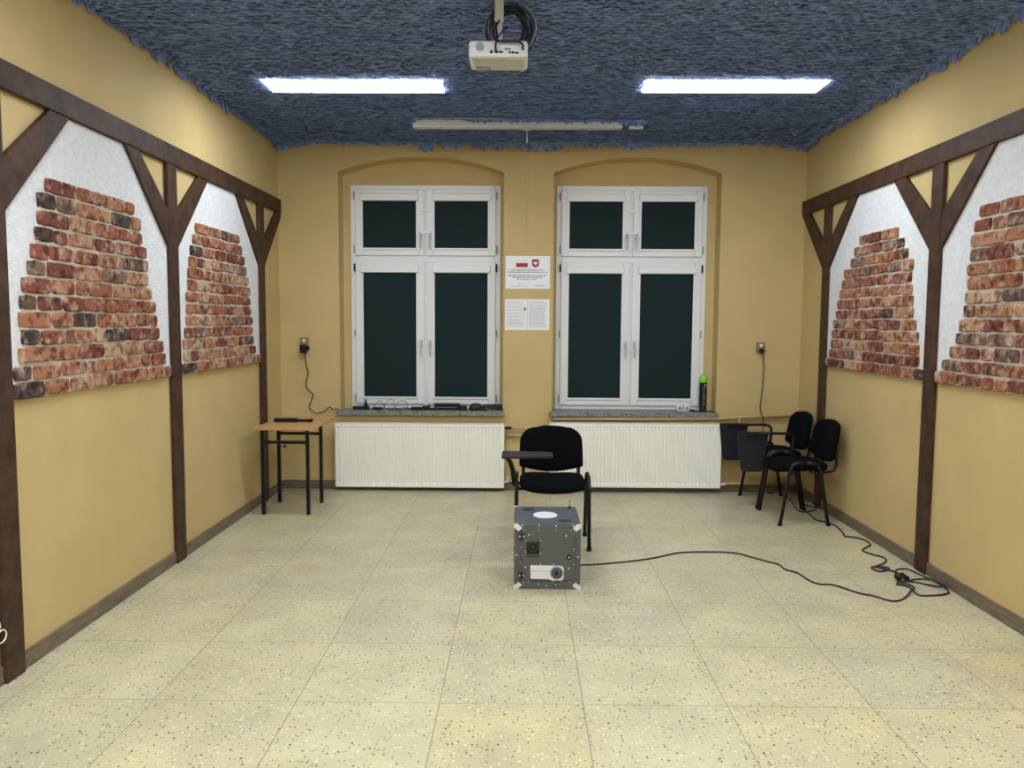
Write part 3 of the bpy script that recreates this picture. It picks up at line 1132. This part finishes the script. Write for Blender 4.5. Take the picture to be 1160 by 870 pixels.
for nm, (xa, xb), lab, sd in (('paper_notice', (-0.150, 0.050), 'left sheet of the two printed pages, with a small black mark', 5),
                              ('paper_notice', (0.053, 0.253), 'right sheet of the two printed pages below the flag notice', 6)):
    root, w_, h_ = notice(nm, xa, xb, 1.473, 1.752, lab)
    rn = random.Random(sd)
    rows = []
    z = h_ - .025
    k = 0
    while z > .02:
        if rn.random() > .17:
            rows.append((-w_ / 2 + .016, w_ / 2 - .014 - rn.uniform(0, .03), z, .0042))
        z -= .0098
        k += 1
    strokes(root, rows, 'ink2', sd)
    if sd == 5:
        MB().box(w_ / 2 - .026, w_ / 2 - .010, -0.006, -0.004, h_ - .10, h_ - .075).obj('black_mark', 'ink', root)


# ------------------------------------------------------------------ wall sockets and hanging cables
def socket(x, z, label, adapter):
    root = empty('wall_socket', (x, YB, z), label, 'socket')
    MB().box(-.037, .037, -.030, 0, -.037, .05).obj('cover', 'sockettan', root, bevel=0.005)
    MB().lathe([(.014, -.033), (.014, -.028)], 0.0, .022, 16, axis=1).obj('earth_pin_face', 'white', root)
    return root


socket(-1.975, 1.345, 'tan wall socket left of the left window', True)
socket(2.165, 1.325, 'tan wall socket right of the right window', False)
root = empty('power_adapter', (-1.975, YB - .031, 1.31), 'black plug-in power adapter with cable hanging to the left sill', 'power adapter')
MB().box(-.028, .028, -.045, 0, -.055, .020).obj('adapter_body', 'black', root, bevel=0.006)
MB().lathe([(.018, -.02), (.018, 0)], .035, -.01, 14, axis=1).obj('side_knob', 'black', root)
pts = [(-1.974, 1.258), (-1.96, 1.15), (-1.943, 1.066), (-1.961, 1.0), (-1.961, .944), (-1.925, .90), (-1.90, .872), (-1.925, .80), (-1.938, .755), (-1.90, .715), (-1.867, .702),
       (-1.82, .712), (-1.795, .722), (-1.753, .760), (-1.715, .735), (-1.69, .745), (-1.66, .74)]
m = MB().tube([(x + 1.975, (-.02 if i < 14 else -.03) + .031 - .0 - .03 * 0, z - 1.31) for i, (x, z) in enumerate(pts)], 0.0045, 7, smooth=5)
m.obj('adapter_cable', 'cable', root, smooth=True)
root = empty('power_plug', (2.165, YB - .034, 1.30), 'black plug in the right wall socket with its cord hanging to the floor', 'plug')
MB().lathe([(.020, -.04), (.022, -.03), (.022, 0)], 0.0, 0.0, 16, axis=1).obj('plug_body', 'black', root)
pts = [(2.168, 1.29), (2.176, 1.20), (2.179, 1.134), (2.177, 1.04), (2.173, .952), (2.166, .87), (2.157, .80), (2.168, .745), (2.185, .69), (2.19, .62), (2.185, .40), (2.21, .15), (2.25, .02), (2.30, .012)]
m = MB().tube([(x - 2.165, (-.045 if z > .8 else -.05) , z - 1.30) for x, z in pts], 0.0045, 7, smooth=5)
m.obj('plug_cord', 'cable', root, smooth=True)


# ------------------------------------------------------------------ chairs
def lerp(a, c, t):
    return a + (c - a) * t


def seat_mesh():
    m = MB()
    n, k = 40, 8
    hw, hd = 0.226, 0.212
    vs, fs = [], []

    def zt(x, y, base):
        return base - 0.030 * max(0, -y / hd) ** 2.2 * (1 - 0.45 * (abs(x) / hw) ** 2) - 0.010 * math.exp(-((x / .12) ** 2)) * .6

    rings = []
    levels = [(0.0, .4730), (.3, .4730), (.6, .4735), (.85, .472), (.96, .466), (1.0, .452), (1.0, .438), (.97, .426), (.90, .418), (.5, .414), (0, .414)]
    for s_, z in levels:
        if s_ == 0:
            rings.append([len(vs)])
            vs.append((0, 0, zt(0, 0, z)))
            continue
        r = []
        for i in range(n):
            a = 2 * PI * i / n
            c, s2 = math.cos(a), math.sin(a)
            p = 0.42
            x = hw * s_ * math.copysign(abs(c) ** p, c)
            y = hd * s_ * math.copysign(abs(s2) ** p, s2)
            r.append(len(vs))
            vs.append((x, y, zt(x, y, z)))
        rings.append(r)
    for a, c in zip(rings, rings[1:]):
        for i in range(n):
            j = (i + 1) % n
            if len(a) == 1:
                fs.append((a[0], c[i], c[j]))
            elif len(c) == 1:
                fs.append((a[i], a[j], c[0]))
            else:
                fs.append((a[i], a[j], c[j], c[i]))
    return m.add(vs, fs)


def back_mesh():
    m = MB()
    vs, fs = [], []
    # outline in (x, z)
    out = []
    top = .793
    N = 10
    # right side bottom -> up
    out.append((.222, .505))
    out.append((.231, .515))
    out.append((.230, .58))
    out.append((.227, .65))
    for i in range(N + 1):
        a = PI / 2 * i / N
        out.append((.226 - .105 + .105 * math.cos(a) , .680 + .100 * math.sin(a)))
    out.append((.07, .789))
    out.append((0, top))
    right = out[:]
    out = right + [(-x, z) for x, z in right[-2::-1]]
    # bottom curve left -> right
    for i in range(1, 12):
        t = i / 12
        x = -.222 + .444 * t
        out.append((x, .505 - .040 * math.sin(PI * t)))
    n = len(out)
    cz = .64

    def yo(x, z):
        return .238 + .055 * (z - .48) / .31 - .035 * (x / .23) ** 2

    rings = []
    for s_, d in ((0, -.026), (.5, -.026), (.85, -.024), (.96, -.019), (1.0, -.008), (1.0, .008), (.96, .017), (.85, .020), (.5, .022), (0, .022)):
        if s_ == 0:
            rings.append([len(vs)])
            vs.append((0, yo(0, cz) + d, cz))
            continue
        r = []
        for x, z in out:
            r.append(len(vs))
            xx, zz = x * s_, cz + (z - cz) * s_
            vs.append((xx, yo(xx, zz) + d, zz))
        rings.append(r)
    for a, c in zip(rings, rings[1:]):
        for i in range(n):
            j = (i + 1) % n
            if len(a) == 1:
                fs.append((a[0], c[i], c[j]))
            elif len(c) == 1:
                fs.append((a[i], a[j], c[0]))
            else:
                fs.append((a[i], a[j], c[j], c[i]))
    return m.add(vs, fs)


def chair_body(root):
    seat_mesh().obj('seat', 'fabric', root, smooth=True)
    back_mesh().obj('backrest', 'fabric', root, smooth=True)
    for s in (-1, 1):
        x = s * .248
        # front half and rear half of the bent side tube are the two legs
        MB().tube([(x, 0, .487), (x, -.06, .486), (x, -.095, .474), (x, -.115, .445), (x, -.125, .40), (x, -.185, .006)], .0135, 10, flat=1.0).obj('leg', 'blackmetal', root, smooth=True)
        MB().tube([(x, 0, .487), (x, .05, .486), (x, .085, .474), (x, .105, .445), (x, .115, .40), (x, .185, .006)], .0135, 10, flat=1.0).obj('leg', 'blackmetal', root, smooth=True)
        MB().tube([(s * .200, .05, .410), (s * .200, .175, .410), (s * .200, .225, .422), (s * .200, .246, .455), (s * .200, .250, .51), (s * .190, .250, .58)], .013, 8, smooth=3).obj('back_support', 'blackmetal', root, smooth=True)
    for y in (-.10, .09):
        MB().tube([(-.248, y, .405), (.248, y, .405)], .010, 8).obj('seat_rail', 'blackmetal', root, smooth=True)
    for s in (-1, 1):
        for y in (-.186, .186):
            MB().lathe([(.017, 0.0), (.017, .022)], s * .248, y, 12).obj('foot_cap', 'black', root)


def tablet_poly():
    # (along, across) rounded trapezoid, wide at the hinge end
    pts = []
    w0, w1, L_ = .130, .092, .330
    corners = [(w0, 0), (w1, -L_), (-w1, -L_), (-w0, 0)]
    out = []
    n = len(corners)
    rad = (.018, .032, .032, .018)
    for i in range(n):
        p = Vector(corners[i])
        a = (Vector(corners[i - 1]) - p).normalized()
        c = (Vector(corners[(i + 1) % n]) - p).normalized()
        r = rad[i] * 1.2
        for k in range(6):
            t = k / 5
            q = (p + a * r) * (1 - t) ** 2 + p * 2 * t * (1 - t) + (p + c * r) * t ** 2
            out.append((q.x, q.y))
    return out


# front chair with the tablet swung across
c1 = empty('tablet_chair', (0.222, 5.42, 0), 'black chair with writing tablet swung over its lap, standing behind the grey case', 'chair', rz=0)
chair_body(c1)
tp = tablet_poly()
# tablet lies flat, hinge end on the sitter's right (viewer's left)
mb = MB().prism([(-.345 - y * 1.02, -.285 + x * .92) for x, y in tp], 2, .664, .680)
mb.obj('writing_tablet', 'tablet', c1, bevel=0.004)
mb = MB()
vs = []
prof = [((-.262, -.075), .425, .028), ((-.266, -.085), .47, .024), ((-.275, -.11), .54, .018), ((-.292, -.15), .60, .018), ((-.318, -.21), .650, .022), ((-.330, -.25), .662, .030)]
for (xy, z, hh) in prof:
    x, y = xy
    vs += [(x - .016, y - hh, z), (x + .016, y - hh, z), (x + .016, y + hh, z), (x - .016, y + hh, z)]
fs = [(i * 4 + j, i * 4 + (j + 1) % 4, (i + 1) * 4 + (j + 1) % 4, (i + 1) * 4 + j) for i in range(len(prof) - 1) for j in range(4)]
fs += [(3, 2, 1, 0), tuple(len(vs) - 4 + j for j in range(4))]
mb.add(vs, fs).obj('tablet_arm', 'black', c1, bevel=0.002)
MB().box(-.345, -.23, -.30, -.24, .652, .665).obj('tablet_hinge', 'black', c1, bevel=0.002)

# two chairs by the right wall with the tablets hanging folded
c2 = empty('tablet_chair', (2.175, 6.195, 0), 'nearer of the two black chairs by the right wall, charcoal tablet folded down', 'chair', rz=-PI / 2 + .015,
           group='black tablet chairs by the right wall')
chair_body(c2)
mb = MB().prism([(-.245 + x, .652 + y * 1.02) for x, y in tp], 0, -.298, -.284)
mb.obj('writing_tablet', 'tablet', c2, bevel=0.004)
MB().tube([(-.262, .078, .40), (-.268, .080, .47), (-.272, .088, .58), (-.272, .085, .612), (-.272, .065, .632), (-.272, .03, .640), (-.274, -.10, .640), (-.274, -.24, .640)], .0125, 10).obj('tablet_arm', 'blackmetal', c2, smooth=True)
MB().box(-.285, -.262, -.30, -.19, .615, .645).obj('tablet_hinge', 'black', c2, bevel=0.002)
c3 = copy_tree(c2)
c3.location = (2.165, 6.745, 0)
c3['label'] = 'farther of the two black chairs, in the corner beside the right radiator'


# ------------------------------------------------------------------ small table
root = empty('side_table', (-1.865, 6.36, 0), 'small beech topped table with black steel legs in the left corner', 'table')
ox, oy = -1.865, 6.36
MB().box(-2.07 - ox, -1.605 - ox, 5.995 - oy, 6.73 - oy, .700, .720).obj('tabletop', 'beech', root, bevel=0.003)
lx = (-2.05 - ox, -1.692 - ox)
ly = (6.16 - oy, 6.575 - oy)
for x in lx:
    for y in ly:
        MB().box(x - .014, x + .014, y - .014, y + .014, 0.0, .700).obj('leg', 'blackmetal', root, bevel=0.003)
for y in ly:
    zc = .583 if y < 0 else .595
    MB().box(lx[0] + .014, lx[1] - .014, y - .01, y + .01, zc - .012, zc + .012).obj('crossbar', 'blackmetal', root, bevel=0.002)
    MB().box(lx[0] + .014, lx[1] - .014, y - .01, y + .01, .675, .70).obj('top_rail', 'blackmetal', root, bevel=0.002)
for x in lx:
    MB().box(x - .01, x + .01, ly[0] + .014, ly[1] - .014, .675, .70).obj('side_rail', 'blackmetal', root, bevel=0.002)
MB().tube([(-.01, ly[0], .574), (-.01, ly[0], .552)], .006, 8).tube([(-.025, ly[0], .550), (.005, ly[0], .550)], .007, 8).obj('hook', 'black', root)

root = empty('baton', (-1.865, 6.36, 0.720), 'long black baton-like device with thinner handle lying on the small table', 'device')
MB().prism([(a, c) for a, c in rpoly(-.055, .016, .19, .030, .008)], 1, -.025, .025).obj('body', 'black', root, bevel=0.004)
MB().prism([(a, c) for a, c in rpoly(.090, .014, .13, .018, .006)], 1, -.016, .016).obj('grip', 'black', root, bevel=0.003)
MB().prism([(a, c) for a, c in rpoly(.148, .014, .03, .026, .006)], 1, -.018, .018).obj('end_cap', 'black', root, bevel=0.003)

# ------------------------------------------------------------------ grey instrument case
root = empty('instrument_case', (-0.034, 4.46, 0), 'grey riveted instrument case with white disc on top, standing before the front chair', 'case')
CW, CD, CH = .386, .44, .383
U = lambda cx: (cx - 88) / 544 * CW
V = lambda cy: (775 - cy) / 530 * CH
MB().box(0.004, CW - .004, 0.004, CD, 0.006, CH - .004).obj('case_body', 'grey', root, bevel=0.003)
MB().box(0.006, CW - .006, 0.006, CD - .002, CH - .004, CH).obj('top_panel', 'greytop', root, bevel=0.002)
MB().box(U(150), U(575), -.004, .004, V(700), V(285)).obj('front_door', 'grey', root, bevel=0.002)
# metal edge profiles
for (nm, bx) in (('edge_profile', (0, CW, 0, .006, CH - .034, CH - .001)), ('edge_profile', (0, .026, -.001, .006, .02, CH - .034)),
                 ('edge_profile', (CW - .026, CW, -.001, .006, .02, CH - .034)), ('edge_profile', (0, CW, 0, .006, .002, .036)),
                 ('edge_profile', (0, .005, 0.006, CD, CH - .03, CH - .001)), ('edge_profile', (CW - .005, CW, 0.006, CD, CH - .03, CH - .001)),
                 ('edge_profile', (0, .005, 0.006, CD, .002, .03)), ('edge_profile', (CW - .005, CW, 0.006, CD, .002, .03))):
    MB().box(*bx).obj(nm, 'grey', root, bevel=0.0015)
# steel corners: bracket folded over three faces
for (cx, sx) in ((0, 1), (CW, -1)):
    for (cz, sz) in ((0, 1), (CH, -1)):
        for (cy, sy) in ((0, 1), (CD, -1)):
            m = MB()
            t, l = .004, .036
            for (a, bb, c) in (((-t, l), (-t, 0), (-t, l)), ):
                pass
            def bx(ax, bx_, ay, by_, az, bz_):
                X = sorted((cx + sx * ax, cx + sx * bx_))
                Y = sorted((cy + sy * ay, cy + sy * by_))
                Z = sorted((cz + sz * az, cz + sz * bz_))
                m.box(X[0], X[1], Y[0], Y[1], max(0, Z[0]), Z[1])
            q = cy + sy * -t
            X = lambda a: cx + sx * a
            Z = lambda a: max(0.0, cz + sz * a)
            pts = [(X(-t), Z(-t)), (X(.020), Z(-t)), (X(.046), Z(.022)), (X(.028), Z(.041)), (X(-t), Z(.018))]
            m.prism(pts, 1, q, cy + sy * .001)
            Y = lambda a: cy + sy * a
            m.prism([(Y(-t), Z(-t)), (Y(.016), Z(-t)), (Y(.036), Z(.022)), (Y(.026), Z(.032)), (Y(-t), Z(.014))], 0, X(-t), X(.001))
            m.obj('corner_bracket', 'steel', root, bevel=0.001)
rv = [(155, 255), (292, 255), (430, 258), (570, 258), (170, 293), (293, 293), (428, 293), (555, 293), (210, 330), (512, 335), (145, 435), (110, 498), (140, 560),
      (180, 595), (575, 320), (577, 445), (610, 508), (577, 568), (535, 600), (165, 715), (207, 710), (408, 712), (475, 703), (545, 715), (290, 735), (355, 748),
      (432, 740), (410, 572), (305, 570), (182, 375), (308, 375), (305, 482), (182, 470)]
big = {(155, 255), (292, 255), (430, 258), (570, 258), (210, 330), (512, 335), (180, 595), (535, 600), (110, 498), (610, 508), (355, 748)}
for p in rv:
    r = .0045 if p in big else .003
    yb = -.0045 if 150 < p[0] < 575 and 285 < p[1] < 700 else -.001
    MB().lathe([(r * .5, yb - .002), (r, yb - .0005), (r, yb + .002)], U(p[0]), V(p[1]), 10, axis=1).obj('rivet', 'steel', root)
for cy in (340, 660):
    o = MB().box(U(128), U(172), -.012, -.001, V(cy + 26), V(cy - 26))
    lt = o.obj('latch', 'greydark', root, bevel=0.002)
    MB().box(U(145), U(156), -.018, -.012, V(cy + 24), V(cy - 24)).obj('latch_lever', 'black', lt, bevel=0.001)
    MB().box(U(128), U(140), -.014, -.012, V(cy + 5), V(cy - 5)).box(U(160), U(172), -.014, -.012, V(cy + 5), V(cy - 5)).obj('latch_rivet', 'steel', lt)
# square vent with round lens
sp = MB().box(U(192), U(293), -.012, -.003, V(483), V(388)).obj('speaker_plate', 'black', root, bevel=0.002)
MB().lathe([(.030, -.018), (.030, -.011)], U(242), V(422), 28, axis=1).obj('speaker_ring', 'greydark', sp)
MB().lathe([(.024, -.0205), (.0245, -.017)], U(242), V(422), 28, axis=1).obj('speaker_cone', 'black', sp)
MB().lathe([(.010, -.0225), (.012, -.020)], U(242), V(422), 20, axis=1).obj('dust_cap', 'greydark', sp)
MB().box(U(195), U(298), -.006, -.003, V(512), V(500)).obj('name_strip', 'greydark', root)
kb = MB().lathe([(.013, -.012), (.015, -.009), (.015, -.003)], U(537), V(508), 20, axis=1).obj('lock', 'black', root)
MB().lathe([(.005, -.0135), (.005, -.0115)], U(537), V(508), 12, axis=1).obj('lock_core', 'steel', kb)
# plain white window with grille and round fan
wf = MB().prism([(U(222), V(578)), (U(465), V(580)), (U(492), V(590)), (U(498), V(612)), (U(495), V(680)), (U(480), V(700)), (U(395), V(700)), (U(375), V(690)), (U(225), V(688))], 1, -.007, -.003)
wfo = wf.obj('white_window', 'white', root, bevel=0.001)
g = MB()
for k in range(11):
    g.box(U(232 + k * 14), U(235 + k * 14), -.0085, -.006, V(684), V(586))
g.box(U(226), U(385), -.009, -.006, V(627), V(620))
g.obj('window_grille', 'offwhite', wfo)
MB().lathe([(.038, -.013), (.040, -.010), (.040, -.006)], U(438), V(637), 32, axis=1).obj('fan_ring', 'cablegrey', wfo)
MB().lathe([(.031, -.0145), (.031, -.012)], U(438), V(637), 32, axis=1).obj('fan_grille', 'greydark', wfo)
MB().lathe([(.022, -.016), (.022, -.014)], U(436), V(637), 28, axis=1).obj('fan_rotor', 'grey', wfo)
MB().lathe([(.012, -.0175), (.012, -.0155)], U(434), V(637), 24, axis=1).obj('fan_hub', 'black', wfo)
# top: white disc, two dark recess plates, small antenna
MB().lathe([(.073, CH - .001), (.073, CH + .003), (.070, CH + .005)], .186, .215, 40).obj('white_disc', 'white', root)
def ell(cx, cy, rx, ry, z0, z1):
    return MB().prism([(cx + rx * math.cos(a), cy + ry * math.sin(a)) for a in [2 * PI * i / 28 for i in range(28)]], 2, z0, z1)
ell(.085, .36, .040, .040, CH - .001, CH + .0015).obj('recess_plate', 'greydark', root)
ell(.298, .085, .042, .032, CH - .001, CH + .0015).obj('recess_plate', 'greydark', root)
MB().lathe([(.014, CH), (.014, CH + .006), (.004, CH + .012), (.0015, CH + .016), (.0015, CH + .055)], .345, .405, 14).obj('antenna', 'black', root)

# ------------------------------------------------------------------ cables on the floor
def cable_on_floor(name, pts, r, label, cat='cable', mtl='cable', plug=None):
    lim = []
    for i, p in enumerate(pts):
        x, y = p
        mx = XR - .025
        if 4.76 < y < 4.98:
            mx = XR - .065
        lim.append((min(x, mx), y))
    root = empty(name, (*lim[0], 0), label, cat)
    o = lim[0]
    q = []
    for i, p in enumerate(lim):
        z = r + (0.0 if i % 2 else .0)
        # lift the crossings
        for k in range(0, i - 2):
            d = math.hypot(p[0] - lim[k][0], p[1] - lim[k][1])
            if d < .045:
                z = r + 2.2 * r
                break
        q.append((p[0] - o[0], p[1] - o[1], z))
    MB().tube(q, r, 8, smooth=6).obj('cord', mtl, root, smooth=True)
    return root, o, q


A = [(2.386, 6.993), (2.354, 6.718), (2.3, 6.433), (2.351, 6.375), (2.481, 6.50), (2.44, 6.62), (2.377, 6.527), (2.36, 6.43), (2.345, 6.258), (2.335, 6.118), (2.40, 6.023),
     (2.412, 5.884), (2.391, 5.735), (2.365, 5.639), (2.42, 5.618), (2.467, 5.551), (2.465, 5.462), (2.436, 5.396), (2.341, 5.288), (2.368, 5.188), (2.412, 5.131),
     (2.394, 5.054), (2.331, 4.978), (2.25, 4.922), (2.231, 4.9), (2.243, 4.834), (2.301, 4.853), (2.343, 4.907), (2.295, 4.923), (2.247, 4.886), (2.281, 4.845),
     (2.346, 4.82), (2.341, 4.719)]
root, o, q = cable_on_floor('extension_cord', A, .0058, 'dark wavy extension cord along the right skirting, from under the chairs')
MB().tube([(q[-1][0], q[-1][1] + .01, .018), (q[-1][0] - .004, q[-1][1] - .06, .018)], .016, 10).obj('socket_end', 'black', root, smooth=False)
Bp = [(2.29, 4.701), (2.343, 4.82), (2.382, 4.873), (2.440, 4.885), (2.462, 4.842), (2.48, 4.75), (2.50, 4.66), (2.495, 4.504), (2.451, 4.429), (2.315, 4.396), (2.279, 4.424), (2.295, 4.528),
      (2.271, 4.574), (2.242, 4.588), (2.301, 4.637), (2.421, 4.689), (2.471, 4.642), (2.497, 4.534), (2.458, 4.518), (2.415, 4.593), (2.354, 4.639), (2.254, 4.604),
      (2.292, 4.553), (2.301, 4.498), (2.263, 4.453), (2.19, 4.37), (2.113, 4.307), (2.06, 4.319), (2.013, 4.388), (1.951, 4.429), (1.863, 4.562), (1.786, 4.575),
      (1.746, 4.637), (1.724, 4.784), (1.671, 4.851), (1.662, 4.958), (1.611, 5.012), (1.528, 5.115), (1.435, 5.204), (1.26, 5.219), (1.076, 5.193), (0.91, 5.088),
      (0.753, 5.007), (0.574, 4.946), (0.458, 4.914), (0.391, 4.905), (0.364, 4.87)]
root, o, q = cable_on_floor('floor_cable', Bp, .0055, 'long dark power cord looping from the right skirting to the grey case')
MB().tube([(q[0][0], q[0][1] - .01, .018), (q[0][0] - .004, q[0][1] - .055, .018)], .014, 10).obj('plug', 'black', root)

# white cord loop peeking in at the left post
m = MB().tube([(XL + .05, 3.143 + .030 * math.cos(a), .233 + .026 * math.sin(a)) for a in [2 * PI * i / 20 for i in range(20)]], .003, 7, closed=True)
m.tube([(XL + .05, 3.125, .262), (XL + .05, 3.135, .29), (XL + .035, 3.11, .35), (XL + .006, 3.05, .42)], .003, 7, smooth=5)
tag(m.obj('white_cord', 'white', smooth=True), 'loop of thin white cord beside the foot of the nearest left post', 'cord')

# ------------------------------------------------------------------ things on the left sill
ZSI = 0.733


def thing(name, loc, label, cat, rz=0.0, group=None):
    return empty(name, loc, label, cat, rz, group)


t = thing('power_strip', (-1.475, 7.20, ZSI), 'flat black box with an upright plug at the left end of the left sill', 'power strip')
MB().box(-.075, .075, -.03, .03, 0, .030).obj('strip_body', 'black', t, bevel=0.006)
MB().prism([(.02, .03), (.065, .03), (.052, .060), (.046, .095), (.038, .095), (.034, .055)], 1, -.015, .015).obj('upright_plug', 'black', t, bevel=0.003)
t = thing('power_adapter', (-1.315, 7.16, ZSI), 'small black adapter lying amid cable loops on the left sill', 'power adapter')
MB().box(-.042, .042, -.022, .022, 0, .026).obj('adapter_body', 'black', t, bevel=0.005)
MB().tube([(.042, 0, .013), (.058, 0, .013)], .006, 8).obj('cable_relief', 'black', t)
t = thing('power_adapter', (-0.955, 7.17, ZSI), 'dark adapter on the left sill just left of the window middle', 'power adapter')
MB().box(-.055, .055, -.025, .025, 0, .030).obj('adapter_body', 'black', t, bevel=0.006)
MB().tube([(-.055, 0, .015), (-.072, 0, .015)], .006, 8).obj('cable_relief', 'black', t)
m = MB()
m.tube([(-1.37, 7.17, .742), (-1.345, 7.23, .782), (-1.315, 7.25, .812), (-1.275, 7.22, .782), (-1.25, 7.18, .745), (-1.19, 7.16, .740)], .0028, 7, smooth=7)
m.tube([(-1.26, 7.16, .745), (-1.25, 7.23, .795), (-1.215, 7.25, .822), (-1.18, 7.24, .80), (-1.16, 7.18, .745), (-1.05, 7.15, .740), (-1.02, 7.15, .739)], .0028, 7, smooth=7)
m.tube([(-1.15, 7.16, .742), (-1.145, 7.23, .79), (-1.10, 7.25, .812), (-1.05, 7.22, .785), (-1.055, 7.16, .745), (-1.12, 7.13, .739), (-1.22, 7.13, .738)], .0028, 7, smooth=7)
m.tube([(-1.22, 7.14, .739), (-1.12, 7.17, .748), (-1.06, 7.18, .755), (-1.03, 7.16, .745), (-1.03, 7.13, .739)], .0035, 7, smooth=7)
tag(m.obj('cable_loops', 'cable', smooth=True), 'loose loops of black cable standing up on the left sill', 'cable')
t = thing('equipment_box', (-0.68, 7.23, ZSI), 'long flat dark box at the middle of the left sill', 'box')
MB().box(-.12, .115, -.035, .035, .004, .058).obj('box_shell', 'black', t, bevel=0.005)
for x in (-.10, .095):
    MB().box(x - .012, x + .012, -.03, .03, 0, .005).obj('foot', 'black', t)
MB().box(-.10, .09, -.0365, -.035, .022, .026).obj('front_seam', 'upvc2', t)
t = thing('cable_bundle', (-0.845, 7.175, ZSI), 'dark brown bundle of rolled strap left of the flat box', 'strap')
m = MB()
for k in range(3):
    m.tube([(-.045 + .012 * k + .028 * math.cos(a), -.008 * k + .02 * math.sin(a) , .012 + .011 * k + .004 * math.sin(2 * a)) for a in [2 * PI * i / 14 for i in range(14)]], .010, 7, closed=True)
m.tube([(-.01, 0, .012), (.04, -.01, .014), (.085, -.012, .011)], .010, 8, smooth=4)
m.obj('rolled_strap', 'brown', t, smooth=True)
t = thing('camera_device', (-0.525, 7.17, ZSI), 'small black gadget right of the flat box on the left sill', 'device')
MB().box(-.035, .03, -.022, .022, 0, .046).obj('gadget_body', 'black', t, bevel=0.008)
MB().lathe([(.014, -.032), (.014, -.021)], -.005, .024, 16, axis=1).obj('gadget_lens', 'lens', t)
t = thing('holster', (-0.415, 7.18, ZSI), 'crumpled dark brown leather pouch on the left sill', 'pouch')
m = MB()
n = 16
prof = [(0.0, .0), (.046, .003), (.052, .022), (.045, .045), (.028, .062), (.0, .070)]
vs, fs = [], []
rn = random.Random(4)
for r, z in prof:
    for i in range(n):
        a = 2 * PI * i / n
        k = 1 + rn.uniform(-.12, .12)
        vs.append((r * k * math.cos(a) * 1.2, r * k * math.sin(a) * .6, z))
for q_ in range(len(prof) - 1):
    for i in range(n):
        fs.append((q_ * n + i, q_ * n + (i + 1) % n, (q_ + 1) * n + (i + 1) % n, (q_ + 1) * n + i))
m.add(vs, fs).obj('pouch_body', 'brown', t, smooth=True)
MB().tube([(.03, -.03, .02), (.075, -.035, .012), (.11, -.03, .010)], .009, 8, smooth=4).obj('pouch_strap', 'brown', t, smooth=True)
t = thing('leather_case', (-0.25, 7.22, ZSI), 'long reddish brown leather case at the right end of the left sill', 'case')
MB().prism([(-.105, .026), (.055, .0), (.07, .0), (.07, .055), (-.105, .048)], 1, -.025, .025).obj('case_shell', 'brown', t, bevel=0.006)
MB().box(.045, .076, -.028, .028, .006, .05).obj('case_cap', 'black', t, bevel=0.005)
MB().box(-.10, -.08, -.02, .02, 0, .027).obj('case_foot', 'brown', t, bevel=0.003)

# ------------------------------------------------------------------ things on the right sill
t = thing('spray_bottle', (1.672, 7.20, ZSI), 'tall black spray bottle with lime green cap on the right sill', 'bottle')
MB().lathe([(.026, 0), (.032, .004), (.033, .03), (.033, .262), (.031, .272)], 0, 0, 28).obj('bottle_body', 'black', t, smooth=False)
MB().lathe([(.0335, .272), (.0345, .285), (.034, .312), (.028, .330), (.018, .338)], 0, 0, 28).obj('cap', 'green', t, smooth=False)
m = MB()
for k in range(15):
    z = .055 + k * .012
    wd = random.uniform(.004, .009)
    m.box(-wd * .7, wd, -.0345, -.0325, z, z + .006)
m.box(.004, .016, -.0335, -.0315, .235, .258)
m.obj('label_print', 'ink3' if 'ink3' in M else 'cablegrey', t)
MB().lathe([(.0336, .028), (.0336, .040)], 0, 0, 28).obj('label_band', 'greydark', t)

t = thing('double_socket', (1.497, 7.215, ZSI), 'white double round socket block lying on the right sill', 'socket block')
for x in (-.034, .034):
    s_ = MB().lathe([(.026, -.012), (.030, -.006), (.030, .026)], x, .031, 24, axis=1).obj('socket_cup', 'white', t)
    MB().lathe([(.019, -.0135), (.019, -.011)], x, .031, 20, axis=1).obj('socket_recess', 'cablegrey', s_)
    MB().lathe([(.005, -.0145), (.005, -.013)], x, .031, 10, axis=1).obj('socket_hole', 'black', s_)
MB().box(-.05, .05, -.004, .024, 0.0, .012).obj('socket_base', 'white', t, bevel=0.003)
m = MB().tube([(1.56, 7.22, .742), (1.585, 7.17, .742), (1.61, 7.13, .741), (1.66, 7.12, .741), (1.73, 7.14, .741), (1.76, 7.10, .741)], .004, 7, smooth=5)
m.tube([(1.555, 7.215, .747), (1.59, 7.17, .747)], .010, 8)
tag(m.obj('black_cable', 'cable', smooth=True), 'short black cable with plug between white socket and green capped bottle', 'cable')
